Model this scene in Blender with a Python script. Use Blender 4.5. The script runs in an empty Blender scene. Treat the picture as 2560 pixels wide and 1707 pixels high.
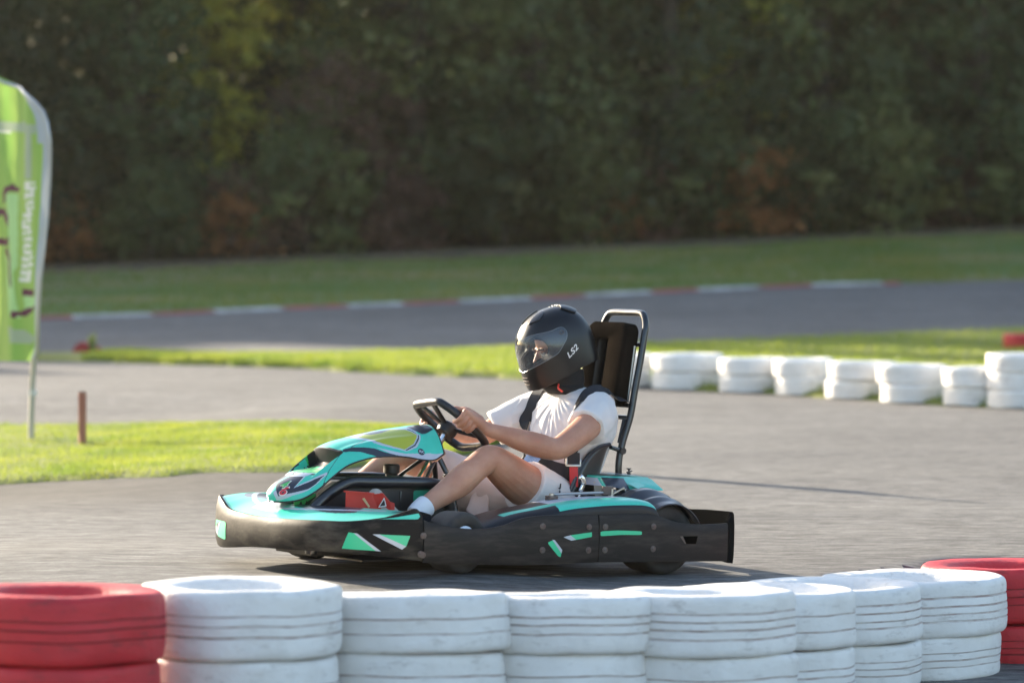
import bpy, bmesh, math, random
import numpy as np
from mathutils import Vector, Matrix, Euler, noise
from mathutils.bvhtree import BVHTree
rad = math.radians
SC = bpy.context.scene
COL = SC.collection

# ------------------------------------------------------------------ camera
cam_d = bpy.data.cameras.new('camera')
cam = bpy.data.objects.new('camera', cam_d)
COL.objects.link(cam)
cam.location = (0.0, 0.0, 1.33)
cam.rotation_euler = (rad(90 - 1.8015), 0, 0)
cam_d.sensor_width = 36.0
cam_d.lens = 8060 / 2560 * 36.0
cam_d.clip_end = 2000
cam_d.dof.use_dof = True
cam_d.dof.focus_distance = 13.0
cam_d.dof.aperture_fstop = 2.3
SC.camera = cam

# ------------------------------------------------------------------ sky, sun, exposure
SUN_EL, SUN_AZ = rad(17), math.atan2(.73, -.68)      # the sun stands behind and to the side of the track
SUN_DIR = Vector((math.cos(SUN_EL) * math.cos(SUN_AZ), math.cos(SUN_EL) * math.sin(SUN_AZ), math.sin(SUN_EL)))
W = bpy.data.worlds.new('World')
SC.world = W
W.use_nodes = True
nt = W.node_tree
bg = nt.nodes['Background']
sky = nt.nodes.new('ShaderNodeTexSky')
sky.sky_type = 'NISHITA'
sky.sun_disc = False
sky.sun_elevation = SUN_EL
sky.sun_rotation = math.atan2(SUN_DIR.x, SUN_DIR.y)
sky.air_density = 1.0
sky.dust_density = 2.0
sky.ozone_density = 1.0
bg.inputs['Strength'].default_value = 0.13
nt.links.new(sky.outputs[0], bg.inputs['Color'])
sun_d = bpy.data.lights.new('sun', 'SUN')
sun_d.energy = 5.0
sun_d.angle = rad(0.5)
sun_d.color = (1.0, 0.87, 0.68)
sun = bpy.data.objects.new('sun', sun_d)
COL.objects.link(sun)
sun.rotation_euler = SUN_DIR.to_track_quat('Z', 'Y').to_euler()
sun.location = (-20, 30, 30)
SC.view_settings.view_transform = 'Standard'
SC.view_settings.look = 'None'
SC.view_settings.exposure = 1.75
SC.view_settings.gamma = 1.0
SC.view_settings.use_curve_mapping = False
SC.cycles.max_bounces = 8
SC.cycles.transparent_max_bounces = 12

# ------------------------------------------------------------------ helpers
def link(o, parent=None):
    COL.objects.link(o)
    if parent: o.parent = parent
    return o

def tag(o, label=None, cat=None, group=None, kind=None):
    if label: o['label'] = label
    if cat: o['category'] = cat
    if group: o['group'] = group
    if kind: o['kind'] = kind
    return o

def empty(name, loc, rz=0.0):
    o = bpy.data.objects.new(name, None)
    o.location = loc; o.rotation_euler = (0, 0, rz)
    o.empty_display_size = .1
    return link(o)

def node(nt, t, **kw):
    n = nt.nodes.new(t)
    for k, v in kw.items(): setattr(n, k, v)
    return n

def mat(name, col, rough=.5, metal=0.0, coat=0.0, col2=None, vscale=6.0, vstretch=None, bump=0.0, bscale=60.0,
        spec=.5, lo=.35, hi=.65, sss=0.0, detail=4.0, rough2=None, transl=0.0, trcol=None, randobj=0.0):
    m = bpy.data.materials.new(name); m.use_nodes = True
    nt = m.node_tree; L = nt.links.new
    b = nt.nodes['Principled BSDF']
    b.inputs['Base Color'].default_value = (*col, 1)
    b.inputs['Roughness'].default_value = rough
    b.inputs['Metallic'].default_value = metal
    b.inputs['Coat Weight'].default_value = coat
    b.inputs['Coat Roughness'].default_value = .12
    b.inputs['Specular IOR Level'].default_value = spec
    if sss:
        b.inputs['Subsurface Weight'].default_value = sss
        b.inputs['Subsurface Radius'].default_value = (.012, .005, .003)
        b.inputs['Subsurface Scale'].default_value = 1.0
    tc = None
    colout = None
    if col2 is not None or bump or randobj:
        tc = node(nt, 'ShaderNodeTexCoord')
    if col2 is not None:
        src = tc.outputs['Object']
        if vstretch:
            mp = node(nt, 'ShaderNodeMapping'); mp.inputs['Scale'].default_value = vstretch
            L(src, mp.inputs['Vector']); src = mp.outputs[0]
        nz = node(nt, 'ShaderNodeTexNoise'); nz.inputs['Scale'].default_value = vscale
        nz.inputs['Detail'].default_value = detail; nz.inputs['Roughness'].default_value = .6
        L(src, nz.inputs['Vector'])
        rp = node(nt, 'ShaderNodeValToRGB')
        rp.color_ramp.elements[0].position = lo; rp.color_ramp.elements[0].color = (*col, 1)
        rp.color_ramp.elements[1].position = hi; rp.color_ramp.elements[1].color = (*col2, 1)
        L(nz.outputs['Fac'], rp.inputs[0]); colout = rp.outputs[0]
        if rough2 is not None:
            mr = node(nt, 'ShaderNodeMapRange'); mr.inputs[1].default_value = lo; mr.inputs[2].default_value = hi
            mr.inputs[3].default_value = rough; mr.inputs[4].default_value = rough2
            L(nz.outputs['Fac'], mr.inputs[0]); L(mr.outputs[0], b.inputs['Roughness'])
    if randobj:
        oi = node(nt, 'ShaderNodeObjectInfo')
        hs = node(nt, 'ShaderNodeHueSaturation')
        m1 = node(nt, 'ShaderNodeMapRange'); m1.inputs[3].default_value = 1 - randobj; m1.inputs[4].default_value = 1 + randobj
        L(oi.outputs['Random'], m1.inputs[0]); L(m1.outputs[0], hs.inputs['Value'])
        m2 = node(nt, 'ShaderNodeMapRange'); m2.inputs[3].default_value = .5 - randobj * .06; m2.inputs[4].default_value = .5 + randobj * .04
        ml = node(nt, 'ShaderNodeMath', operation='FRACT'); mm = node(nt, 'ShaderNodeMath', operation='MULTIPLY'); mm.inputs[1].default_value = 7.31
        L(oi.outputs['Random'], mm.inputs[0]); L(mm.outputs[0], ml.inputs[0]); L(ml.outputs[0], m2.inputs[0]); L(m2.outputs[0], hs.inputs['Hue'])
        if colout: L(colout, hs.inputs['Color'])
        else: hs.inputs['Color'].default_value = (*col, 1)
        colout = hs.outputs[0]
    if colout: L(colout, b.inputs['Base Color'])
    if bump:
        nb = node(nt, 'ShaderNodeTexNoise'); nb.inputs['Scale'].default_value = bscale; nb.inputs['Detail'].default_value = 3
        L(tc.outputs['Object'], nb.inputs['Vector'])
        bp = node(nt, 'ShaderNodeBump'); bp.inputs['Strength'].default_value = bump; bp.inputs['Distance'].default_value = .01
        L(nb.outputs['Fac'], bp.inputs['Height']); L(bp.outputs[0], b.inputs['Normal'])
    if transl:
        tr = node(nt, 'ShaderNodeBsdfTranslucent')
        if trcol: tr.inputs['Color'].default_value = (*trcol, 1)
        elif colout: L(colout, tr.inputs['Color'])
        else: tr.inputs['Color'].default_value = (*col, 1)
        mx = node(nt, 'ShaderNodeMixShader'); mx.inputs[0].default_value = transl
        L(b.outputs[0], mx.inputs[1]); L(tr.outputs[0], mx.inputs[2])
        L(mx.outputs[0], nt.nodes['Material Output'].inputs['Surface'])
    return m

class MB:
    """collects pieces of one mesh"""
    def __init__(s): s.v = []; s.f = []; s.m = []
    def add(s, vs, fs, mi=0):
        o = len(s.v); s.v += [tuple(p) for p in vs]
        s.f += [tuple(i + o for i in f) for f in fs]
        s.m += [mi] * len(fs) if isinstance(mi, int) else list(mi)
        return s
    def box(s, c, size, rot=None, mi=0, bev=0.0):
        bm = bmesh.new(); bmesh.ops.create_cube(bm, size=1)
        bmesh.ops.scale(bm, vec=size, verts=bm.verts)
        if bev: bmesh.ops.bevel(bm, geom=bm.edges[:], offset=bev, segments=2, affect='EDGES', profile=.6)
        M = Matrix.Translation(c)
        if rot is not None: M = M @ (rot if isinstance(rot, Matrix) else Euler(rot).to_matrix().to_4x4())
        bm.verts.index_update()
        s.add([M @ v.co for v in bm.verts], [[v.index for v in f.verts] for f in bm.faces], mi); bm.free(); return s
    def tube(s, pts, r, seg=10, mi=0, caps=True, flat=None, up=None):
        P = [Vector(p) for p in pts]; n = len(P)
        R = [r] * n if not hasattr(r, '__len__') else list(r)
        t0 = (P[1] - P[0]).normalized()
        u = Vector(up) if up is not None else (Vector((0, 0, 1)) if abs(t0.z) < .9 else Vector((1, 0, 0)))
        u = (u - t0 * u.dot(t0)).normalized()
        vs = []; fs = []
        for i in range(n):
            t = (P[min(i + 1, n - 1)] - P[max(i - 1, 0)]).normalized()
            u = (u - t * u.dot(t)).normalized(); w = t.cross(u)
            for k in range(seg):
                a = 2 * math.pi * k / seg
                fu = flat if flat else 1.0
                vs.append(P[i] + u * (math.cos(a) * R[i]) + w * (math.sin(a) * R[i] * fu))
        for i in range(n - 1):
            for k in range(seg):
                a, b = i * seg + k, i * seg + (k + 1) % seg
                fs.append((a, b, b + seg, a + seg))
        if caps:
            fs.append(tuple(range(seg))[::-1]); fs.append(tuple((n - 1) * seg + k for k in range(seg)))
        return s.add(vs, fs, mi)
    def lathe(s, prof, M=None, seg=32, mi=0, closed=False):
        vs = []; fs = []; n = len(prof); M = M or Matrix()
        for k in range(seg):
            a = 2 * math.pi * k / seg
            for (r, z) in prof: vs.append(M @ Vector((r * math.cos(a), r * math.sin(a), z)))
        mis = []
        for k in range(seg):
            k2 = (k + 1) % seg
            for i in range(n if closed else n - 1):
                j = (i + 1) % n
                fs.append((k * n + i, k2 * n + i, k2 * n + j, k * n + j))
                mis.append(mi if isinstance(mi, int) else mi[i])
        return s.add(vs, fs, mis)
    def grid(s, fn, us, vs_, mi=0, flip=False):
        nu, nv = len(us), len(vs_)
        vs = [fn(u, v) for u in us for v in vs_]; fs = []
        for i in range(nu - 1):
            for j in range(nv - 1):
                q = (i * nv + j, (i + 1) * nv + j, (i + 1) * nv + j + 1, i * nv + j + 1)
                fs.append(q[::-1] if flip else q)
        return s.add(vs, fs, mi)
    def prism(s, poly, axis, a, b, mi=0):
        """poly: 2D points in the plane normal to axis, from a to b along it"""
        def P(p, t):
            return {'x': (t, p[0], p[1]), 'y': (p[0], t, p[1]), 'z': (p[0], p[1], t)}[axis]
        n = len(poly)
        vs = [P(p, a) for p in poly] + [P(p, b) for p in poly]
        fs = [tuple(range(n))[::-1], tuple(range(n, 2 * n))] + [(i, (i + 1) % n, n + (i + 1) % n, n + i) for i in range(n)]
        return s.add(vs, fs, mi)
    def mesh(s, name, mats, smooth=True, sharp=35):
        me = bpy.data.meshes.new(name); me.from_pydata([tuple(v) for v in s.v], [], s.f)
        for m in (mats if isinstance(mats, (list, tuple)) else [mats]): me.materials.append(m)
        if any(s.m): me.polygons.foreach_set('material_index', s.m)
        bm = bmesh.new(); bm.from_mesh(me); bmesh.ops.recalc_face_normals(bm, faces=bm.faces); bm.to_mesh(me); bm.free()
        if smooth:
            me.polygons.foreach_set('use_smooth', [True] * len(me.polygons)); me.set_sharp_from_angle(angle=rad(sharp))
        me.update(); return me
    def obj(s, name, mats, parent=None, smooth=True, sharp=35):
        return link(bpy.data.objects.new(name, s.mesh(name, mats, smooth, sharp)), parent)

def npmesh(name, V, nper, mats):
    """many separate small polygons of nper corners, from a numpy array"""
    n = len(V); me = bpy.data.meshes.new(name)
    me.vertices.add(n); me.vertices.foreach_set('co', np.asarray(V, np.float32).ravel())
    nf = n // nper
    me.loops.add(n); me.loops.foreach_set('vertex_index', np.arange(n, dtype=np.int32))
    me.polygons.add(nf); me.polygons.foreach_set('loop_start', np.arange(0, n, nper, dtype=np.int32))
    for m in (mats if isinstance(mats, (list, tuple)) else [mats]): me.materials.append(m)
    me.update(calc_edges=True); return me

def spline(pts, n=8, closed=False):
    """Catmull-Rom through points of any dimension"""
    P = [np.array(p, float) for p in pts]; out = []
    m = len(P)
    rng = range(m if closed else m - 1)
    for i in rng:
        p1, p2 = P[i], P[(i + 1) % m]
        p0 = P[i - 1] if (closed or i > 0) else 2 * p1 - p2
        p3 = P[(i + 2) % m] if (closed or i + 2 < m) else 2 * p2 - p1
        for k in range(n):
            t = k / n
            out.append(.5 * ((2 * p1) + (-p0 + p2) * t + (2 * p0 - 5 * p1 + 4 * p2 - p3) * t * t + (-p0 + 3 * p1 - 3 * p2 + p3) * t ** 3))
    if not closed: out.append(P[-1])
    return out

def inpoly(x, y, poly):
    poly = np.asarray(poly, float); r = np.zeros(len(x), bool); j = len(poly) - 1
    for i in range(len(poly)):
        xi, yi = poly[i]; xj, yj = poly[j]
        c = ((yi > y) != (yj > y)) & (x < (xj - xi) * (y - yi) / ((yj - yi) or 1e-12) + xi)
        r ^= c; j = i
    return r

def clamp(x, a=0.0, b=1.0): return max(a, min(b, x))
def sstep(x): x = clamp(x); return x * x * (3 - 2 * x)
def fbm(p, o=4): return noise.fractal(Vector(p), 1.0, 2.0, o)

# ------------------------------------------------------------------ the lie of the land
KX, KY, KZ = -.132, 13.0, .0157                     # the kart's place
KC, KS = math.cos(rad(34)), math.sin(rad(34))
def gz(x, y):
    z = 0.0
    if y > 38:
        t = (y - 38) / 32
        z += (1.0 + .033 * clamp(x, -14, 14)) * (t ** 1.8 if t < 1 else 1 + 1.0 * math.tanh(t - 1))
    if 9 < y < 17 and -4 < x < 4:
        dx, dy = x - KX, y - KY
        xl, yl = -KC * dx - KS * dy, KS * dx - KC * dy
        f = .0314 * (clamp(xl, -.5, 1.4) + .5)
        if xl > 1.4: f *= 1 - sstep((xl - 1.4) / 2)
        z += f * (1 - sstep((abs(yl) - .9) / 1.5))
        z += .028 * math.exp(-((xl - .465) ** 2 + (yl - .525) ** 2) / .12)
    if 15 < y < 29 and x < -1:
        z -= .10 * sstep((-1.2 - x) / 2) * sstep((y - 15.5) / 3) * (1 - sstep((y - 25) / 3.5))
    if y < 14:
        ys = np.interp(x, [.27, .84, 1.11, 1.48, 1.92], [11.7, 11.95, 12.45, 13.0, 13.5])
        d = -.17 - .14 * clamp((x + 1) / 2.5)
        k = sstep((ys - y) / .3)
        z = z * (1 - k) + d * k
    return z
def axis(segs):
    out = []
    for a, b, st in segs: out += list(np.arange(a, b - 1e-6, st))
    return out + [segs[-1][1]]

M_asphalt = bpy.data.materials.new('asphalt'); M_asphalt.use_nodes = True
def build_asphalt(m):
    nt = m.node_tree; L = nt.links.new; b = nt.nodes['Principled BSDF']
    tc = node(nt, 'ShaderNodeTexCoord')
    def nz(scale, detail, vec=None, rough=.6):
        n = node(nt, 'ShaderNodeTexNoise'); n.inputs['Scale'].default_value = scale; n.inputs['Detail'].default_value = detail
        n.inputs['Roughness'].default_value = rough
        L(vec or tc.outputs['Object'], n.inputs['Vector']); return n.outputs['Fac']
    def ramp(f, a, ca, c, cc):
        r = node(nt, 'ShaderNodeValToRGB'); e = r.color_ramp.elements
        e[0].position = a; e[0].color = (*ca, 1); e[1].position = c; e[1].color = (*cc, 1)
        L(f, r.inputs[0]); return r.outputs[0]
    def mix(t, f, a, c):
        x = node(nt, 'ShaderNodeMix', data_type='RGBA', blend_type=t)
        if isinstance(f, float): x.inputs[0].default_value = f
        else: L(f, x.inputs[0])
        L(a, x.inputs[6]); L(c, x.inputs[7]); return x.outputs[2]
    big = ramp(nz(.35, 4), .3, (.125, .1235, .121), .7, (.173, .171, .167))
    # rubbered lanes drawn along the driving line
    mp = node(nt, 'ShaderNodeMapping'); mp.inputs['Rotation'].default_value = (0, 0, rad(-12)); mp.inputs['Scale'].default_value = (.16, 1.1, 1)
    L(tc.outputs['Object'], mp.inputs['Vector'])
    lane = ramp(nz(1.6, 5, mp.outputs[0]), .35, (.84, .84, .85), .62, (1.05, 1.045, 1.03))
    col = mix('MULTIPLY', 1.0, big, lane)
    mp2 = node(nt, 'ShaderNodeMapping'); mp2.inputs['Rotation'].default_value = (0, 0, rad(-4)); mp2.inputs['Scale'].default_value = (.26, 1, 1)
    L(tc.outputs['Object'], mp2.inputs['Vector'])
    grain = ramp(nz(34, 6, mp2.outputs[0], .78), .34, (.34, .34, .35), .67, (1.66, 1.63, 1.58))
    col = mix('MULTIPLY', .85, col, grain)
    coarse = ramp(nz(13, 5, mp2.outputs[0], .8), .36, (.50, .49, .48), .66, (1.42, 1.42, 1.42))
    col = mix('MULTIPLY', .9, col, coarse)
    vo = node(nt, 'ShaderNodeTexVoronoi'); vo.inputs['Scale'].default_value = 70; L(tc.outputs['Object'], vo.inputs['Vector'])
    stone = ramp(vo.outputs['Distance'], .05, (1.35, 1.32, 1.26), .45, (.85, .85, .85))
    col = mix('MULTIPLY', .6, col, stone)
    # asphalt colour darkened in a band beside the near verge
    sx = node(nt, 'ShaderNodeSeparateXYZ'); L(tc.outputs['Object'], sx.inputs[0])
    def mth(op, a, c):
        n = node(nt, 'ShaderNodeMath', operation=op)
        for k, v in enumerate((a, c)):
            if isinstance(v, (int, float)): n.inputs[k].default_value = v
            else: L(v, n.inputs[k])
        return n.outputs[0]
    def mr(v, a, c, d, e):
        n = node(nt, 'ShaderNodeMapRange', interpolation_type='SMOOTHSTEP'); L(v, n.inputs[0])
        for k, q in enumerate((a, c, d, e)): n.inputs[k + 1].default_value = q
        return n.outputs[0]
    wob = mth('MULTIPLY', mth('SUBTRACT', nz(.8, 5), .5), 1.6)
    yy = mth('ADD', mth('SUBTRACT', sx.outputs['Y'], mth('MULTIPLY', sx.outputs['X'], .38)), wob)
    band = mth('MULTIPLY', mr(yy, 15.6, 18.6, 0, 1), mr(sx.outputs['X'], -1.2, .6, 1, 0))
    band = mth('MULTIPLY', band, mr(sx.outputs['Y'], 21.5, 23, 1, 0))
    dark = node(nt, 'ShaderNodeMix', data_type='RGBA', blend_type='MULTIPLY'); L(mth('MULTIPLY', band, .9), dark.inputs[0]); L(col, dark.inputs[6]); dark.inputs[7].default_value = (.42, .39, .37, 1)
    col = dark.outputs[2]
    L(col, b.inputs['Base Color'])
    b.inputs['Roughness'].default_value = .82
    b.inputs['Specular IOR Level'].default_value = .26
    bp = node(nt, 'ShaderNodeBump'); bp.inputs['Strength'].default_value = .35; bp.inputs['Distance'].default_value = .006
    L(nz(140, 3), bp.inputs['Height']); L(bp.outputs[0], b.inputs['Normal'])
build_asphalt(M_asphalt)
M_soil = mat('soil', (.055, .04, .028), .95, col2=(.14, .095, .055), vscale=1.3, bump=.6, bscale=14)
M_turf = mat('turf', (.09, .125, .022), .9, col2=(.21, .215, .04), vscale=1.2, bump=.8, bscale=60, detail=8, lo=.3, hi=.7)
M_turf_dry = mat('turf_dry', (.075, .14, .026), .9, col2=(.24, .19, .09), vscale=.22, vstretch=(.5, 1.5, 1), bump=.8, bscale=40, detail=6, lo=.44, hi=.60)
M_blade = mat('grass_blade', (.17, .25, .032), .6, col2=(.34, .37, .055), vscale=1.4, detail=6, transl=.45)
M_blade_far = mat('grass_blade_far', (.10, .18, .028), .7, col2=(.24, .235, .05), vscale=.5, detail=4, transl=.35)

# ground: one big sheet to the horizon, with the asphalt a little above it
xs = axis([(-600, -60, 90), (-60, -16, 4), (-16, 16, .5), (16, 60, 4), (60, 600, 90)])
ys = axis([(-400, 0, 80), (0, 8, 2), (8, 16, .5), (16, 110, 2), (110, 900, 79)])
ground = MB().grid(lambda x, y: (x, y, gz(x, y) - .12), xs, ys).obj('ground', M_soil); tag(ground, kind='structure')
xs = axis([(-40, -10, 2), (-10, -3, .25), (-3, 3.5, .1), (3.5, 6, .5), (6, 40, 2)])
ys = axis([(3, 9, 1), (9, 15, .1), (15, 30, .4), (30, 38, 1), (38, 72, .75)])
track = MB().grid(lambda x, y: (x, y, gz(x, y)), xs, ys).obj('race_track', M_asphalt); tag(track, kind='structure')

def strip(name, near, far, nu, nv, h, m, seed, rough=.08):
    """a raised bed of turf between two edge curves"""
    A = spline(near, 14); B = spline(far, 14)
    def at(C, t):
        x = t * (len(C) - 1); i = min(int(x), len(C) - 2); return C[i] + (C[i + 1] - C[i]) * (x - i)
    def fn(u, v):
        a, b = at(A, u), at(B, u)
        a = a + np.array([0, rough * 2.0 * fbm((a[0] * 2.1, seed, 0))]); b = b + np.array([0, rough * 2 * fbm((b[0] * 1.7, seed, 5))])
        p = a + (b - a) * v; x, y = float(p[0]), float(p[1])
        e = min(v, 1 - v) * 2 * np.linalg.norm(b - a)
        z = gz(x, y) + (h * sstep(e / .25) if 0 < v < 1 else -.03) + .015 * fbm((x, y, seed)) * sstep(e / .5)
        return (x, y, z)
    vs_ = sorted(set([0, .004, .012, .03, .06, .1] + list(np.linspace(.14, .86, nv)) + [.9, .94, .97, .988, .996, 1]))
    o = MB().grid(fn, list(np.linspace(0, 1, nu)), vs_).obj(name, m); tag(o, kind='structure')
    return o, fn

def blades(name, fn, n, hmin, hmax, w, m, seed, urange=(0, 1), dens=None):
    rg = np.random.default_rng(seed); V = np.zeros((n, 3, 3)); k = 0
    while k < n:
        u = rg.uniform(*urange); v = rg.uniform(.002, .998)
        if dens and rg.random() > dens(u, v): continue
        p = np.array(fn(u, v)); a = rg.uniform(0, math.pi); hgt = rg.uniform(hmin, hmax)
        d = np.array([math.cos(a), math.sin(a), 0]) * w * .5
        lean = rg.normal(0, .4, 2) * hgt
        V[k, 0] = p - d - (0, 0, .012); V[k, 1] = p + d - (0, 0, .012); V[k, 2] = p + (lean[0], lean[1], hgt); k += 1
    o = link(bpy.data.objects.new(name, npmesh(name, V.reshape(-1, 3), 3, m))); tag(o, kind='stuff'); return o

near1 = [(-16, 17.0), (-8, 18.0), (-4.6, 18.5), (-2.95, 18.8), (-2.25, 18.75), (-1.32, 18.5), (-.55, 19.3), (-.22, 20.2), (-.08, 21.2)]
far1 = [(-16, 25.2), (-8, 25.0), (-4.6, 24.8), (-2.95, 24.5), (-2.25, 23.9), (-1.4, 23.15), (-.7, 22.7), (-.28, 22.2), (-.07, 21.3)]
o, f1 = strip('grass_verge', near1, far1, 200, 26, .03, M_turf, 3)
blades('grass', f1, 80000, .012, .034, .008, M_blade, 1, (.2, 1))
near2 = [(-14, 36.8), (-9, 36.2), (-5.2, 35.4), (-3.6, 34.4), (-2.13, 33.2), (-1.18, 31.9), (.06, 30.7), (1.0, 29.3), (2.4, 27.5), (3.8, 25.5), (6, 23.2), (12, 20)]
far2 = [(-14, 38.2), (-9, 37.4), (-5.0, 37.1), (-3.8, 36.2), (-2.4, 36.0), (-1.0, 37.0), (.06, 38.4), (1.7, 39.6), (4.0, 42.0), (7.1, 44.6), (10, 46), (14, 48)]
o, f2 = strip('grass_verge', near2, far2, 220, 26, .05, M_turf, 8, .1)
blades('grass', f2, 60000, .03, .08, .016, M_blade, 2, (.2, .98))

# far bank of grass beyond the kerb, up to the trees
KERB = [(-22, 44.8), (-14, 46.9), (-7.2, 49.3), (-3.6, 52.2), (0, 54.6), (3.0, 56.7), (5.4, 57.8), (7.2, 58.0), (9, 58.3), (14, 59.2), (22, 60.2)]
kerbline = spline(KERB, 30)
def kerb_y(x): return float(np.interp(x, [p[0] for p in kerbline], [p[1] for p in kerbline]))
near3 = [(x, y + .26) for x, y in KERB]
far3 = [(x, 110) for x, y in KERB]
o, f3 = strip('grass_bank', near3, far3, 160, 60, .02, M_turf_dry, 12, .1)
blades('grass', f3, 50000, .04, .12, .03, M_blade_far, 3, (.12, .9), lambda u, v: 1.0 if v < .42 else 0.0)
# earth under the trees, laid over the bank
fl_near = [(x, 70.0 + .14 * x + 1.2 * fbm((x * .35, 3, 1)) - .8 * math.exp(-((x + 1) / 3) ** 2)) for x in np.linspace(-24, 24, 33)]
fl_far = [(x, 104) for x in np.linspace(-24, 24, 33)]
strip('forest_floor', fl_near, fl_far, 160, 30, .09, M_soil, 21, .25)

# kerb of painted blocks along the far edge of the track
M_kwhite = mat('kerb_white', (.50, .48, .47), .8, col2=(.27, .26, .25), vscale=3)
M_kred = mat('kerb_red', (.34, .06, .06), .8, col2=(.20, .08, .075), vscale=3)
kerb = empty('kerb', (0, 0, 0)); tag(kerb, kind='structure')
d = np.cumsum([0] + [float(np.linalg.norm(kerbline[i + 1] - kerbline[i])) for i in range(len(kerbline) - 1)])
def kat(s): return (float(np.interp(s, d, [p[0] for p in kerbline])), float(np.interp(s, d, [p[1] for p in kerbline])))
s0 = float(np.interp(-9, [p[0] for p in kerbline], d)); s1 = float(np.interp(7.0, [p[0] for p in kerbline], d))
rk = random.Random(5); s_, red = s0, False
while s_ < s1:
    ln = rk.uniform(.95, 1.25) if red else rk.uniform(1.05, 1.5)
    mb = MB(); prof = [(0, -.02), (.02, .028), (.11, .042), (.21, .046), (.23, -.02)]
    e = min(s_ + ln - .02, s1); vs = []; N = 5
    for i in range(N):
        a = s_ + (e - s_) * i / (N - 1); x, y = kat(a); x2, y2 = kat(a + .05)
        t = Vector((x2 - x, y2 - y, 0)).normalized(); nrm = Vector((-t.y, t.x, 0))
        for (o_, z) in prof:
            p = Vector((x, y, 0)) + nrm * o_; vs.append((p.x, p.y, gz(p.x, p.y) + z))
    n = len(prof); fs = [(i * n + j, (i + 1) * n + j, (i + 1) * n + j + 1, i * n + j + 1) for i in range(N - 1) for j in range(n - 1)]
    fs += [tuple(range(n)), tuple((N - 1) * n + j for j in range(n))[::-1]]
    mb.add(vs, fs).obj('kerb_block', M_kred if red else M_kwhite, kerb)
    s_ += ln; red = not red

# ------------------------------------------------------------------ the wood behind the track
M_bark = mat('bark', (.035, .028, .02), .95, col2=(.07, .055, .04), vscale=9, bump=.8, bscale=20)
M_leafA = mat('leaf_evergreen', (.034, .052, .020), .6, col2=(.095, .12, .038), vscale=.55, lo=.4, hi=.62, transl=.3, trcol=(.09, .15, .03), randobj=.5)
M_leafB = mat('leaf_broad', (.038, .062, .02), .6, col2=(.15, .15, .042), vscale=.5, lo=.42, hi=.66, transl=.35, trcol=(.16, .19, .04), randobj=.55)
M_leafC = mat('leaf_autumn', (.09, .085, .03), .65, col2=(.17, .10, .045), vscale=.9, transl=.35, trcol=(.25, .16, .05), randobj=.5)
M_leafY = mat('leaf_yellow_sunlit', (.16, .20, .03), .6, col2=(.50, .42, .06), vscale=1.1, transl=.5, trcol=(.6, .55, .08))  # yellow leaves, brightened so the colour itself carries the sunlight
M_leafO = mat('leaf_rust', (.20, .085, .03), .7, col2=(.36, .16, .05), vscale=1.5, transl=.4, trcol=(.5, .2, .06))
M_leafI = mat('leaf_inner_shade', (.018, .032, .015), .7, col2=(.035, .05, .02), vscale=.8)  # leaf colour darkened to put the shade inside the wood
M_leafD = mat('leaf_dead', (.075, .045, .03), .8, col2=(.15, .08, .05), vscale=2, transl=.25, randobj=.2)

def leaves(name, rg, H, R, zb, nclump, per, size, m, style):
    t = rg.random(nclump) ** (.8 if style != 'cone' else 1.25)
    if style == 'cone': prof = (1 - t) ** .75 * (.25 + .75 * np.minimum(1, t / .06))
    elif style == 'shrub': prof = np.sin(np.pi * np.clip(.25 + t * .72, 0, 1)) ** .6
    else: prof = np.sin(np.pi * np.clip(.16 + t * .8, 0, 1)) ** .55
    a = rg.random(nclump) * 2 * np.pi
    lob = 1 + .18 * np.sin(3 * a + 5 * t + rg.random() * 6) + .12 * np.sin(7 * t * 2 + 2 * a)
    rr = R * prof * lob * np.sqrt(rg.uniform(.12, 1.0, nclump))
    c = np.stack([rr * np.cos(a), rr * np.sin(a), zb + t * (H - zb)], 1)
    cr = rg.uniform(.35, .8, nclump) * (R / 2.4) ** .5
    n = nclump * per
    C = np.repeat(c, per, 0); CR = np.repeat(cr, per)[:, None]
    P = C + rg.normal(0, .5, (n, 3)) * CR * np.array([1, 1, .65])
    P[:, 2] = np.maximum(P[:, 2], .06)
    u = rg.normal(0, 1, (n, 3)); u /= np.linalg.norm(u, axis=1)[:, None]
    w = rg.normal(0, 1, (n, 3)); w[:, 2] -= .2; w -= u * (w * u).sum(1)[:, None]; w /= np.linalg.norm(w, axis=1)[:, None]
    s = (size * rg.uniform(.6, 1.35, n))[:, None]
    V = np.stack([P - u * s * .5, P + w * s * .28, P + u * s * .55, P - w * s * .28], 1)
    return npmesh(name, V.reshape(-1, 3), 4, m)

def woody(seed, H, R, zb, limbs, r0):
    rr = random.Random(seed); mb = MB()
    pts = [(0, 0, -.3)]; x = y = 0
    for i in range(1, 9):
        x += rr.uniform(-.12, .12) * H / 12; y += rr.uniform(-.12, .12) * H / 12
        pts.append((x, y, H * .93 * i / 8))
    mb.tube(pts, [r0 * (1 - .93 * i / 8) for i in range(9)], 8)
    for k in range(limbs):
        t = rr.uniform(.08, .85); i = t * 8; j = int(i); p = Vector(pts[j]).lerp(Vector(pts[j + 1]), i - j)
        a = rr.uniform(0, 6.28); L = R * rr.uniform(.5, .95) * (1 - .5 * t)
        q = [p + Vector((math.cos(a) * L * s, math.sin(a) * L * s, L * (.35 * s + .25 * s * s * rr.uniform(-1, 1)))) for s in (0, .35, .7, 1)]
        b = r0 * (1 - t) * .45 + .012
        mb.tube(q, [b, b * .7, b * .45, b * .2], 5)
    return mb

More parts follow.
